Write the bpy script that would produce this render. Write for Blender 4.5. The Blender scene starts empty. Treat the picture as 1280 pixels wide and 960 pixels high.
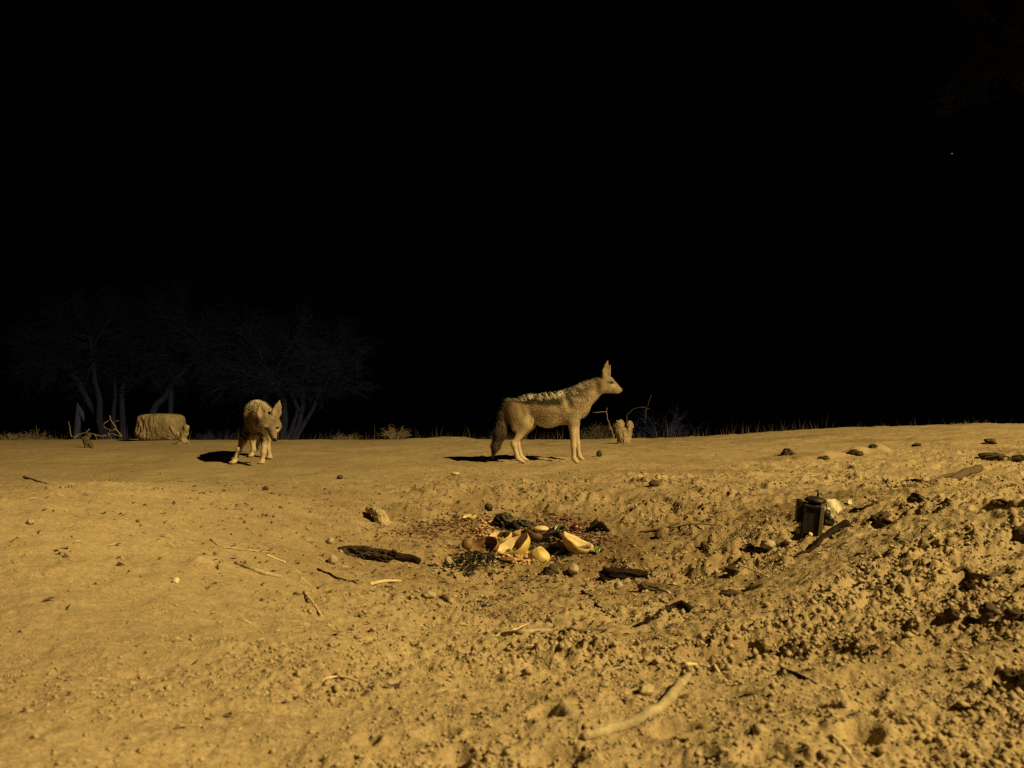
import bpy, math, random, bisect
import numpy as np
from mathutils import Vector

random.seed(7)
rng = np.random.default_rng(11)
scn = bpy.context.scene
COL = scn.collection

# ------------------------------------------------------------------ camera
CAM_H, PITCH, FPX = 0.25, math.radians(2.58), 1000.0
cam_d = bpy.data.cameras.new('camera')
cam = bpy.data.objects.new('camera', cam_d)
COL.objects.link(cam)
cam.location = (0, 0, CAM_H)
cam.rotation_euler = (math.pi / 2 + PITCH, 0, 0)
cam_d.sensor_width = 36
cam_d.lens = 36 * FPX / 1280
cam_d.clip_start, cam_d.clip_end = 0.02, 2000
cam_d.dof.use_dof = True
cam_d.dof.focus_distance = 4.2
cam_d.dof.aperture_fstop = 11.0
scn.camera = cam

# ------------------------------------------------------------------ night sky
world = bpy.data.worlds.new('World')
scn.world = world
world.use_nodes = True
bg = world.node_tree.nodes['Background']
bg.inputs[0].default_value = (0.35, 0.45, 0.8, 1)
bg.inputs[1].default_value = 0.0006

# ------------------------------------------------------------------ the floodlight beside the clearing
LAMP = Vector((9.4, -2.9, 9.1))
ld = bpy.data.lights.new('floodlight', 'SPOT')
ld.energy = 14200
ld.color = (1.0, 0.756, 0.295)
ld.spot_size = math.radians(162)
ld.spot_blend = 0.3
ld.shadow_soft_size = 0.07
lamp = bpy.data.objects.new('floodlight', ld)
COL.objects.link(lamp)
lamp.location = LAMP
lamp.rotation_euler = Vector((-0.10, 0.06, -1.0)).to_track_quat('-Z', 'Y').to_euler()

scn.view_settings.view_transform = 'Standard'
scn.view_settings.look = 'None'
scn.view_settings.exposure = 0
scn.view_settings.gamma = 1
scn.cycles.use_denoising = False
scn.cycles.pixel_filter_type = 'BLACKMAN_HARRIS'
scn.cycles.filter_width = 1.4
scn.cycles.max_bounces = 5
scn.cycles.diffuse_bounces = 3

# ================================================================== noise
def _h(ix, iy, s):
    a = (ix.astype(np.int64) * 374761393 + iy.astype(np.int64) * 668265263 + s * 974711) & 0xffffffff
    a = ((a ^ (a >> 13)) * 1274126177) & 0xffffffff
    return (a ^ (a >> 16)) & 0xffffffff

_ang = np.linspace(0, 2 * np.pi, 256, endpoint=False)
_GX, _GY = np.cos(_ang), np.sin(_ang)

def gnoise(x, y, s=0):
    x = np.asarray(x, float); y = np.asarray(y, float)
    ix, iy = np.floor(x), np.floor(y)
    fx, fy = x - ix, y - iy
    u = fx * fx * fx * (fx * (fx * 6 - 15) + 10)
    v = fy * fy * fy * (fy * (fy * 6 - 15) + 10)
    def g(dx, dy):
        k = _h(ix + dx, iy + dy, s) & 255
        return _GX[k] * (fx - dx) + _GY[k] * (fy - dy)
    a = g(0, 0) * (1 - u) + g(1, 0) * u
    b = g(0, 1) * (1 - u) + g(1, 1) * u
    return (a * (1 - v) + b * v) * 1.5

def fbm(x, y, s=0, o=3):
    t, a = 0, 1.0
    for i in range(o):
        t = t + a * gnoise(x * 2 ** i, y * 2 ** i, s + i * 17)
        a *= 0.5
    return t

def domes(x, y, cell, s, lo=0.25, hi=0.6, dens=0.7):
    """Rounded lumps at jittered points; returns height in units of the cell."""
    ix, iy = np.floor(x / cell), np.floor(y / cell)
    out = np.zeros_like(x)
    for dx in (-1, 0, 1):
        for dy in (-1, 0, 1):
            cx, cy = ix + dx, iy + dy
            h1 = _h(cx, cy, s) / 4294967296.0
            h2 = _h(cx, cy, s + 1) / 4294967296.0
            h3 = _h(cx, cy, s + 2) / 4294967296.0
            r = (lo + (hi - lo) * ((h1 * 7.31) % 1.0) ** 2)
            d2 = ((x / cell - cx - h1) ** 2 + (y / cell - cy - h2) ** 2) / (r * r)
            w = np.where(h3 < dens, np.clip(1 - d2, 0, 1) ** 0.8 * r, 0)
            np.maximum(out, w, out=out)
    return out

def sstep(a, b, x):
    t = np.clip((x - a) / (b - a), 0, 1)
    return t * t * (3 - 2 * t)

# ================================================================== terrain
_FY = np.array([-30, -3, 0.0, 0.8, 2.2, 3.4, 4.4, 4.95, 5.25, 6.0, 7.5, 8.8, 9.8, 11.5, 14, 30, 900])
_FZ = np.array([0.1, 0.0, -0.03, -0.035, -0.02, -0.012, -0.006, 0.0, 0.022, 0.026, 0.03, 0.032, 0.0, -0.25, -0.55, -1.0, -1.2])
PITS = []      # (x, y, rx, ry, depth)

def macro(x, y):
    x = np.asarray(x, float); y = np.asarray(y, float)
    z = (np.interp(y, _FY, _FZ) + np.interp(y - 0.12, _FY, _FZ) + np.interp(y + 0.12, _FY, _FZ)) / 3
    z = z + 0.17 * sstep(0.75, 5.2, x) * sstep(12, 9, y) * (0.35 + 0.65 * sstep(1.0, 3.0, y))
    # the hollow with the food in it
    r = np.sqrt(((x - 0.12) / 1.15) ** 2 + ((y - 2.1) / np.where(y > 2.1, 1.35, 1.55)) ** 2)
    z = z - 0.160 * (1 - sstep(0.08, 0.95, r))
    # banked sand on the left of the hollow
    z = z + 0.112 * np.exp(-((x + 1.12) / 0.50) ** 2 - ((y - 1.75) / 0.95) ** 2)
    # dug-over bank on the right
    z = z + 0.095 * sstep(0.42, 1.30, x) * np.exp(-((y - 1.75) / 0.95) ** 2)
    z = z + 0.05 * np.exp(-((x + 0.42) / 0.2) ** 2 - ((y - 0.5) / 0.25) ** 2)
    z = z + 0.035 * np.exp(-((x - 0.75) / 0.35) ** 2 - ((y - 1.0) / 0.5) ** 2)
    z = z + 0.012 * np.exp(-((x + 0.62) / 0.30) ** 2 - ((y - 9.0) / 0.5) ** 2) * 3.0
    return z

def rough(x, y):
    m = sstep(-0.55, 0.30, x + 0.22 * gnoise(x * 1.7, y * 1.7, 91) + 0.12 * (y - 1))
    m = 0.16 + 0.84 * m
    m = m * (1 - 0.68 * sstep(2.9, 4.6, y + 0.5 * gnoise(x * .9, y * .9, 5) - 0.35 * np.clip(x, 0, 3)))
    patch = 0.42 + 0.85 * sstep(-0.40, 0.45, fbm(x * 2.6, y * 3.0, 41, 3))
    return np.clip(m * patch, 0.05, 1.5)

def height(x, y):
    x = np.asarray(x, float); y = np.asarray(y, float)
    R = rough(x, y)
    near = (y < 14) & (y > -3)
    z = macro(x, y)
    d = 0.014 * fbm(x * 1.3, y * 1.3, 3, 3)
    d = d + 0.011 * fbm(x * 6, y * 6, 7, 2) * (0.42 + 0.8 * R)
    d = d + 0.0042 * fbm(x * 15 + y * 4, y * 19, 9, 2) * sstep(4.5, 2.5, y)
    # long drag marks and ridges of the dug-over side
    wx = x + 0.012 * gnoise(x * 38, y * 38, 101) + 0.02 * gnoise(x * 11, y * 11, 103)
    wy = y + 0.012 * gnoise(x * 38 + 9, y * 38, 102) + 0.02 * gnoise(x * 11, y * 11 + 5, 104)
    sc = sstep(0.5, 1.5, y)
    # drag marks running down into the hollow, torn ridges, scattered clods, crumbs
    d = d + 0.014 * R * np.clip(fbm(x * 5 + y * 4, y * 12 - x * 5, 23, 3), -0.8, 0.8) * (0.4 + 0.6 * sc)
    rg = 1 - np.abs(fbm(x * 13 + y * 3, y * 18 - x * 4, 29, 3)) * 1.5
    d = d + 0.011 * R * np.clip(rg, 0, 1) ** 2 * (0.35 + 0.65 * sc)
    d = d + 0.018 * R * sc * domes(wx, wy, 0.08, 31, 0.12, 0.42, 0.14) * (gnoise(x * 2.1, y * 2.1, 77) > -0.1)
    d = d + 0.015 * R * (0.4 + 0.6 * sc) * domes(wx, wy, 0.030, 51, 0.14, 0.5, 0.22)
    fin = 1 - 0.6 * sstep(3, 6, y)
    d = d + (0.0014 + 0.0095 * R) * domes(wx + 0.01, wy, 0.0145, 61, 0.15, 0.62, 0.42) * fin * (.5 + .5 * sc)
    d = d + (0.0010 + 0.0060 * R) * domes(x, y + 0.003, 0.0066, 65, 0.2, 0.7, 0.55) * sstep(2.6, 1.2, y) - 0.006 * R * np.clip(gnoise(x * 58, y * 48, 85) - .15, 0, 1)
    tt = np.clip(((x - 1.62) * .68 + (y - 4.7) * .4) / .622, 0, 1)
    dd = np.hypot(x - 1.62 - .68 * tt, y - 4.7 - .4 * tt) + .03 * gnoise(x * 9, y * 9, 141)
    d = d + 0.045 * np.exp(-(dd / .075) ** 2) * np.clip(.5 + .9 * gnoise(x * 7, y * 5, 143), 0, 1.2)
    d = d + (0.0006 + 0.0032 * R) * gnoise(x * 66, y * 66, 71)
    d = d - (0.013 * R * (0.4 + 0.6 * sc) + 0.0005) * np.clip(gnoise(x * 21, y * 27, 83) - .1, 0, 1)
    z = z + np.where(near, d * sstep(14, 9, y), 0.02 * fbm(x * 0.4, y * 0.4, 5, 2))
    for (px, py, rx, ry, dep) in PITS:
        k = (np.abs(x - px) < 2.2 * rx) & (np.abs(y - py) < 2.2 * ry)
        if not k.any(): continue
        q = np.sqrt(((x[k] - px) / rx) ** 2 + ((y[k] - py) / ry) ** 2)
        q = q * (1 + .25 * gnoise(x[k] * 40, y[k] * 40, 19))
        z[k] += -dep * (1 - sstep(0.35, 1.0, q)) + 0.18 * dep * np.exp(-((q - 1.15) / 0.25) ** 2)
    return z

GRID = None
def hz(x, y):
    if GRID is not None and 0.41 < y < 13:
        Y, U, Zg = GRID
        j = bisect.bisect_right(Y, y) - 1
        u = x / math.sqrt(y * y + 0.04)
        i = min(max(bisect.bisect_right(U, u) - 1, 0), len(U) - 2)
        fy = (y - Y[j]) / (Y[j + 1] - Y[j]); fu = (u - U[i]) / (U[i + 1] - U[i])
        a, b = Zg[j], Zg[j + 1]
        return float((a[i] * (1 - fu) + a[i + 1] * fu) * (1 - fy) + (b[i] * (1 - fu) + b[i + 1] * fu) * fy)
    return float(height(np.array([x]), np.array([y]))[0])

def ray(px, py):
    s, c = math.sin(PITCH), math.cos(PITCH)
    u, v = (px - 640) / FPX, -(py - 480) / FPX
    return u, c - v * s, s + v * c          # x, y, z of the direction

def at(px, py, D):
    """Point at distance D (along y) seen in the direction of a photograph pixel."""
    a, b, c = ray(px, py)
    t = D / b
    return Vector((a * t, D, CAM_H + c * t))

_TT = np.geomspace(0.35, 16, 900)
def gp(px, py):
    """Where the sand lies in the direction of a photograph pixel."""
    a, b, c = ray(px, py)
    g = macro(a / b * _TT, _TT) - (CAM_H + c / b * _TT)
    k = np.nonzero(g > 0)[0]
    y = float(_TT[k[0]]) if len(k) else 9.0
    if len(k) and k[0] > 0:
        i = k[0]; w = g[i - 1] / (g[i - 1] - g[i])
        y = float(_TT[i - 1] + (_TT[i] - _TT[i - 1]) * w)
    if GRID is not None:
        for yy in np.linspace(y * 0.86, y * 1.25, 60):
            yy = float(yy)
            if hz(a / b * yy, yy) > CAM_H + c / b * yy: y = yy; break
    x = a / b * y
    return Vector((x, y, hz(x, y)))

for (px, py, wx, wy, dep) in [(897, 838, 26, 0.022, 0.022), (262, 707, 13, 0.045, 0.014), (550, 915, 28, 0.02, 0.016),
                              (575, 938, 22, 0.015, 0.014), (1190, 776, 20, 0.03, 0.02), (1235, 770, 18, 0.03, 0.018), (1100, 905, 40, 0.03, 0.02),
                              (1255, 855, 22, 0.02, 0.018), (740, 840, 20, 0.02, 0.012), (680, 900, 28, 0.02, 0.014), (905, 715, 26, 0.06, 0.02),
                              (680, 752, 30, 0.06, 0.018), (930, 742, 20, 0.05, 0.015), (1225, 722, 34, 0.05, 0.02), (1080, 935, 30, 0.02, 0.018),
                              (460, 925, 16, 0.015, 0.010), (632, 833, 12, 0.02, 0.012), (1240, 575, 24, 0.14, 0.03), (1155, 626, 20, 0.06, 0.02),
                              (1110, 650, 22, 0.06, 0.02), (1250, 635, 24, 0.08, 0.025)]:
    p = gp(px, py)
    PITS.append((p.x, p.y, wx * p.y / FPX, wy, dep))

_pr = random.Random(5)
for _ in range(80):
    y = math.exp(_pr.uniform(math.log(0.62), math.log(4.2))); x = _pr.uniform(-0.15, 0.68) * y + .05
    r = _pr.uniform(.008, .022) * (0.6 + .55 * y)
    PITS.append((x, y, r * _pr.uniform(.8, 1.8), r * _pr.uniform(.8, 1.5), r * _pr.uniform(.35, .6)))

# ================================================================== helpers
def link(name, me, parent=None, loc=None):
    o = bpy.data.objects.new(name, me)
    COL.objects.link(o)
    if parent is not None: o.parent = parent
    if loc is not None: o.location = loc
    return o

def tag(o, label=None, cat=None, group=None, kind=None):
    if label: o['label'] = label
    if cat: o['category'] = cat
    if group: o['group'] = group
    if kind: o['kind'] = kind
    return o

def empty(name, loc, label, cat, group=None, rz=0.0):
    o = bpy.data.objects.new(name, None)
    o.empty_display_size = 0.1
    COL.objects.link(o)
    o.location = loc; o.rotation_euler = (0, 0, rz)
    return tag(o, label, cat, group)

def mesh_np(name, V, F, mat=None, smooth=True, cols=None):
    """Mesh from numpy arrays; F is (n,3) or (n,4)."""
    V = np.asarray(V, np.float32); F = np.asarray(F, np.int32)
    me = bpy.data.meshes.new(name)
    n = F.shape[1]
    me.vertices.add(len(V)); me.vertices.foreach_set('co', V.ravel())
    me.loops.add(F.size); me.loops.foreach_set('vertex_index', F.ravel())
    me.polygons.add(len(F))
    me.polygons.foreach_set('loop_start', np.arange(0, F.size, n, dtype=np.int32))
    me.polygons.foreach_set('loop_total', np.full(len(F), n, np.int32))
    me.polygons.foreach_set('use_smooth', np.full(len(F), smooth, bool))
    me.update(calc_edges=True)
    if cols is not None:
        a = me.color_attributes.new('coat', 'FLOAT_COLOR', 'POINT')
        c4 = np.ones((len(V), 4), np.float32); c4[:, :3] = cols
        a.data.foreach_set('color', c4.ravel())
    if mat: me.materials.append(mat)
    return me

class MB:
    def __init__(s): s.v = []; s.f = []
    def tube(s, pts, rad, n=6, cap=True, wob=0.0):
        pts = [Vector(p) for p in pts]
        if not hasattr(rad, '__len__'): rad = [rad] * len(pts)
        base = len(s.v)
        ref = Vector((0.13, 0.31, 0.94)).normalized()
        for i, p in enumerate(pts):
            t = (pts[min(i + 1, len(pts) - 1)] - pts[max(i - 1, 0)])
            if t.length < 1e-9: t = Vector((0, 0, 1))
            t.normalize()
            r = ref - t * ref.dot(t)
            if r.length < 0.1: r = Vector((1, 0, 0)) - t * t.x
            r.normalize(); b = t.cross(r); ref = r
            for k in range(n):
                a = 2 * math.pi * k / n
                q = rad[i] * (1 + (random.uniform(-wob, wob) if wob else 0))
                s.v.append(tuple(p + (r * math.cos(a) + b * math.sin(a)) * q))
        for i in range(len(pts) - 1):
            for k in range(n):
                a0, a1 = base + i * n + k, base + i * n + (k + 1) % n
                s.f.append((a0, a1, a1 + n, a0 + n))
        if cap:
            s.f.append(tuple(base + k for k in reversed(range(n))))
            e = base + (len(pts) - 1) * n
            s.f.append(tuple(e + k for k in range(n)))
        return s
    def box(s, c, d, M=None, bev=0.0):
        cx, cy, cz = c; dx, dy, dz = d[0] / 2, d[1] / 2, d[2] / 2
        b = min(bev, dx * .9, dy * .9, dz * .9)
        base = len(s.v)
        if b <= 0:
            pts = [(sx * dx, sy * dy, sz * dz) for sz in (-1, 1) for sy in (-1, 1) for sx in (-1, 1)]
            fs = [(0, 2, 3, 1), (4, 5, 7, 6), (0, 1, 5, 4), (2, 6, 7, 3), (0, 4, 6, 2), (1, 3, 7, 5)]
        else:
            ring = [(dx - b, -dy), (dx, -dy + b), (dx, dy - b), (dx - b, dy), (-dx + b, dy), (-dx, dy - b), (-dx, -dy + b), (-dx + b, -dy)]
            inn = lambda p: (p[0] * (1 - b / dx), p[1] * (1 - b / dy))
            pts = [(*inn(p), -dz) for p in ring] + [(*p, -dz + b) for p in ring] + [(*p, dz - b) for p in ring] + [(*inn(p), dz) for p in ring]
            fs = [tuple(reversed(range(8))), tuple(range(24, 32))]
            for l in range(3):
                for k in range(8):
                    a0, a1 = l * 8 + k, l * 8 + (k + 1) % 8
                    fs.append((a0, a1, a1 + 8, a0 + 8))
        for p in pts:
            q = Vector((p[0] + cx, p[1] + cy, p[2] + cz))
            s.v.append(tuple(M @ q if M else q))
        s.f += [tuple(base + i for i in f) for f in fs]
        return s
    def tri(s, a, b, c):
        n = len(s.v); s.v += [tuple(a), tuple(b), tuple(c)]; s.f.append((n, n + 1, n + 2)); return s
    def build(s, name, mat, parent=None, loc=None, smooth=True):
        me = bpy.data.meshes.new(name)
        me.from_pydata(s.v, [], s.f)
        if smooth: me.polygons.foreach_set('use_smooth', [True] * len(me.polygons))
        if mat: me.materials.append(mat)
        me.update()
        return link(name, me, parent, loc)

_ICO = {}
def ico(level):
    if level in _ICO: return _ICO[level]
    t = (1 + 5 ** 0.5) / 2
    V = np.array([(-1, t, 0), (1, t, 0), (-1, -t, 0), (1, -t, 0), (0, -1, t), (0, 1, t), (0, -1, -t), (0, 1, -t), (t, 0, -1), (t, 0, 1), (-t, 0, -1), (-t, 0, 1)], float)
    V /= np.linalg.norm(V, axis=1)[:, None]
    F = [(0, 11, 5), (0, 5, 1), (0, 1, 7), (0, 7, 10), (0, 10, 11), (1, 5, 9), (5, 11, 4), (11, 10, 2), (10, 7, 6), (7, 1, 8), (3, 9, 4), (3, 4, 2), (3, 2, 6), (3, 6, 8), (3, 8, 9), (4, 9, 5), (2, 4, 11), (6, 2, 10), (8, 6, 7), (9, 8, 1)]
    V = [tuple(v) for v in V]
    for _ in range(level):
        mid = {}; nf = []
        def m(a, b):
            k = (min(a, b), max(a, b))
            if k not in mid:
                p = (np.array(V[a]) + np.array(V[b])); p /= np.linalg.norm(p)
                V.append(tuple(p)); mid[k] = len(V) - 1
            return mid[k]
        for a, b, c in F:
            ab, bc, ca = m(a, b), m(b, c), m(c, a)
            nf += [(a, ab, ca), (b, bc, ab), (c, ca, bc), (ab, bc, ca)]
        F = nf
    _ICO[level] = (np.array(V), np.array(F))
    return _ICO[level]

def noise3(P, f, s):
    return (gnoise(P[:, 0] * f + P[:, 2] * f * .7, P[:, 1] * f - P[:, 2] * f * .6, s) + gnoise(P[:, 1] * f + 3.1, P[:, 2] * f + P[:, 0] * f * .5, s + 9)) * 0.6

def lump(name, size, mat, level=3, amp=0.25, f=1.7, s=1, fine=0.06, parent=None, loc=None, shape=None, rz=0.0):
    V, F = ico(level)
    V = V * (1 + amp * noise3(V, f, s) + fine * noise3(V, f * 4, s + 5))[:, None]
    V = V * np.array(size)
    if shape: V = shape(V)
    c, n = math.cos(rz), math.sin(rz)
    V = np.stack([V[:, 0] * c - V[:, 1] * n, V[:, 0] * n + V[:, 1] * c, V[:, 2]], 1)
    return link(name, mesh_np(name, V, F, mat), parent, loc)

# ================================================================== materials
def nodes_of(m):
    m.use_nodes = True
    return m.node_tree.nodes, m.node_tree.links, m.node_tree.nodes['Principled BSDF']

def mat(name, c1, c2, scale=20.0, rough=0.9, bump=0.3, bscale=None, spec=0.2, c3=None, dist=0.004, stretch=None, detail=6):
    m = bpy.data.materials.new(name)
    N, L, P = nodes_of(m)
    tc = N.new('ShaderNodeTexCoord'); mp = N.new('ShaderNodeMapping')
    L.new(tc.outputs['Object'], mp.inputs[0])
    if stretch: mp.inputs['Scale'].default_value = stretch
    t = N.new('ShaderNodeTexNoise'); t.inputs['Scale'].default_value = scale; t.inputs['Detail'].default_value = detail
    t.inputs['Roughness'].default_value = 0.65
    L.new(mp.outputs[0], t.inputs['Vector'])
    r = N.new('ShaderNodeValToRGB')
    r.color_ramp.elements[0].position = 0.32; r.color_ramp.elements[0].color = (*c1, 1)
    r.color_ramp.elements[1].position = 0.68; r.color_ramp.elements[1].color = (*c2, 1)
    if c3:
        e = r.color_ramp.elements.new(0.85); e.color = (*c3, 1)
    L.new(t.outputs[0], r.inputs[0]); L.new(r.outputs[0], P.inputs['Base Color'])
    P.inputs['Roughness'].default_value = rough
    P.inputs['Specular IOR Level'].default_value = spec
    if bump:
        t2 = N.new('ShaderNodeTexNoise'); t2.inputs['Scale'].default_value = bscale or scale * 3; t2.inputs['Detail'].default_value = 5
        L.new(mp.outputs[0], t2.inputs['Vector'])
        b = N.new('ShaderNodeBump'); b.inputs['Strength'].default_value = bump; b.inputs['Distance'].default_value = dist
        L.new(t2.outputs[0], b.inputs['Height']); L.new(b.outputs[0], P.inputs['Normal'])
    return m

def ground_mat():
    m = bpy.data.materials.new('sand')
    N, L, P = nodes_of(m)
    tc = N.new('ShaderNodeTexCoord')
    def nz(scale, detail=5, rough=0.6):
        t = N.new('ShaderNodeTexNoise'); t.inputs['Scale'].default_value = scale
        t.inputs['Detail'].default_value = detail; t.inputs['Roughness'].default_value = rough
        L.new(tc.outputs['Object'], t.inputs['Vector']); return t
    def ramp(src, p0, c0, p1, c1):
        r = N.new('ShaderNodeValToRGB'); e = r.color_ramp.elements
        e[0].position, e[0].color = p0, (*c0, 1); e[1].position, e[1].color = p1, (*c1, 1)
        L.new(src, r.inputs[0]); return r
    def mix(kind, f, a, b):
        x = N.new('ShaderNodeMix'); x.data_type = 'RGBA'; x.blend_type = kind
        if isinstance(f, float): x.inputs[0].default_value = f
        else: L.new(f, x.inputs[0])
        L.new(a, x.inputs[6]); L.new(b, x.inputs[7]); return x.outputs[2]
    big = ramp(nz(1.6, 4).outputs[0], 0.35, (0.36, 0.272, 0.165), 0.65, (0.45, 0.345, 0.21))
    fine = ramp(nz(120, 3, 0.75).outputs[0], 0.3, (0.72, 0.70, 0.66), 0.66, (1.08, 1.08, 1.08))
    grit = ramp(nz(430, 2).outputs[0], 0.36, (0.62, 0.58, 0.52), 0.5, (1, 1, 1))
    c = mix('MULTIPLY', 1.0, big.outputs[0], fine.outputs[0])
    c = mix('MULTIPLY', 0.7, c, grit.outputs[0])
    at_ = N.new('ShaderNodeAttribute'); at_.attribute_name = 'stain_shade'  # soil darkening: food stain plus painted-in shade of the hollow
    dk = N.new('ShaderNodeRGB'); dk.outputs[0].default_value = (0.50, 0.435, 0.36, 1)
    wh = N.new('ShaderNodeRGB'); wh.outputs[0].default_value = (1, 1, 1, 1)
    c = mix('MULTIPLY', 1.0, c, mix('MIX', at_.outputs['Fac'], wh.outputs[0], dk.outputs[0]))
    L.new(c, P.inputs['Base Color'])
    P.inputs['Roughness'].default_value = 0.95
    P.inputs['Specular IOR Level'].default_value = 0.12
    b = N.new('ShaderNodeBump'); b.inputs['Strength'].default_value = 0.7; b.inputs['Distance'].default_value = 0.004
    L.new(nz(170, 4, 0.7).outputs[0], b.inputs['Height']); L.new(b.outputs[0], P.inputs['Normal'])
    return m

M = {}
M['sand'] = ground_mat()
M['clod'] = mat('clod_soil', (0.30, 0.225, 0.14), (0.44, 0.34, 0.21), 60, 0.95, 0.6, 160, 0.1)
M['dark_shaded'] = mat('dark_shaded_soil', (0.03, 0.021, 0.016), (0.12, 0.085, 0.055), 60, 0.95, 0.6, 160, 0.1)  # dark stones; on the clods this darkness is shade put into the colour
M['stone'] = mat('pebble_stone', (0.25, 0.21, 0.15), (0.42, 0.35, 0.25), 50, 0.8, 0.3, 200)
M['palestick'] = mat('weathered_wood', (0.24, 0.185, 0.12), (0.46, 0.37, 0.24), 55, 0.85, 0.9, 130, stretch=(1, 1, 1))
M['straw'] = mat('dry_straw', (0.45, 0.36, 0.2), (0.7, 0.58, 0.36), 80, 0.7, 0.0)
M['darkwood'] = mat('dark_wood', (0.008, 0.005, 0.004), (0.034, 0.022, 0.016), 70, 0.85, 0.9, 150, 0.06)
M['midwood'] = mat('brown_bark', (0.05, 0.034, 0.022), (0.15, 0.105, 0.065), 70, 0.85, 0.7, 150)
M['char'] = mat('charred_hide', (0.012, 0.008, 0.006), (0.085, 0.055, 0.04), 45, 0.75, 0.8, 120, dist=0.006)
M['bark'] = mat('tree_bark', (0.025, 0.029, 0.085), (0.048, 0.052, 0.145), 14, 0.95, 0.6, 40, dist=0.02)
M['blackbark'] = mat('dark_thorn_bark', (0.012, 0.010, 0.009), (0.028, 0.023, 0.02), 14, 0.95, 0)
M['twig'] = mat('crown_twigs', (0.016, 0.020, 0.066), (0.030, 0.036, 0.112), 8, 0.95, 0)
M['drybush'] = mat('dry_bush_stems', (0.20, 0.155, 0.11), (0.34, 0.27, 0.19), 30, 0.9, 0)
M['drygrass'] = mat('dry_grass_blades', (0.07, 0.06, 0.045), (0.17, 0.13, 0.095), 9, 0.9, 0)
M['mud'] = mat('dry_mud', (0.13, 0.095, 0.06), (0.36, 0.275, 0.16), 7, 0.95, 0.9, 22, 0.1, dist=0.02)
M['block'] = mat('mud_block', (0.15, 0.115, 0.09), (0.34, 0.265, 0.16), 9, 0.95, 1.0, 24, 0.1, dist=0.03, stretch=(1, 1, 0.45))
M['peel'] = mat('citrus_peel', (0.42, 0.29, 0.12), (0.66, 0.50, 0.16), 24, 0.45, 0.5, 200, 0.4, dist=0.002)
M['pith'] = mat('citrus_pith', (0.50, 0.36, 0.18), (0.72, 0.58, 0.34), 60, 0.7, 0.4, 160, dist=0.002)
M['brownpeel'] = mat('brown_peel', (0.09, 0.045, 0.02), (0.24, 0.13, 0.055), 40, 0.6, 0.3, 140)
M['potato'] = mat('brown_rind', (0.15, 0.09, 0.05), (0.24, 0.15, 0.08), 40, 0.5, 0.2, 150)
M['pulp'] = mat('fruit_pulp', (0.42, 0.25, 0.12), (0.62, 0.42, 0.22), 90, 0.6, 0.6, 240)
M['meat'] = mat('meat_scraps', (0.05, 0.02, 0.015), (0.34, 0.20, 0.13), 45, 0.45, 0.5, 200, 0.4)
M['plum'] = mat('plum_skin', (0.05, 0.012, 0.015), (0.12, 0.03, 0.03), 50, 0.3, 0.2, 200, 0.5)
M['leafdark'] = mat('wilted_leaf_dark', (0.012, 0.009, 0.007), (0.04, 0.032, 0.02), 40, 0.42, 0.4, 120, 0.3)
M['leafgreen'] = mat('leaf_green', (0.06, 0.075, 0.03), (0.16, 0.18, 0.07), 60, 0.35, 0.3, 150, 0.5)
M['boxblack'] = mat('box_black', (0.010, 0.008, 0.007), (0.03, 0.024, 0.02), 60, 0.5, 0.2, 200)
M['boxbrown'] = mat('box_weathered_panel', (0.014, 0.011, 0.010), (0.045, 0.036, 0.028), 60, 0.6, 0.4, 120, stretch=(1, 1, 0.15))
M['boxedge'] = mat('box_lit_edge', (0.05, 0.042, 0.036), (0.26, 0.21, 0.16), 80, 0.4, 0.3, 160, stretch=(1, 1, 0.2))  # paler colour stands for lamplight on the right edge
M['metal'] = mat('pale_metal', (0.4, 0.4, 0.42), (0.6, 0.6, 0.62), 60, 0.4, 0.1, 100)
M['paper'] = mat('pale_scrap', (0.50, 0.42, 0.28), (0.72, 0.64, 0.46), 50, 0.8, 0.4, 90, dist=0.003)
M['litter'] = mat('leaf_litter', (0.02, 0.013, 0.009), (0.17, 0.11, 0.07), 25, 0.85, 0.0)
M['bone'] = mat('sandy_root', (0.33, 0.25, 0.155), (0.46, 0.36, 0.225), 60, 0.9, 0.6, 150)
M['nose'] = mat('wet_nose', (0.008, 0.006, 0.005), (0.02, 0.015, 0.012), 90, 0.35, 0.2, 300, 0.5)
M['eye'] = mat('dark_eye', (0.012, 0.008, 0.004), (0.04, 0.022, 0.01), 20, 0.12, 0)

def coat_mat():
    m = bpy.data.materials.new('coat')
    N, L, P = nodes_of(m)
    a = N.new('ShaderNodeAttribute'); a.attribute_name = 'coat'
    L.new(a.outputs['Color'], P.inputs['Base Color'])
    P.inputs['Roughness'].default_value = 0.8
    P.inputs['Specular IOR Level'].default_value = 0.15
    return m
M['coat'] = coat_mat()

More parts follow.
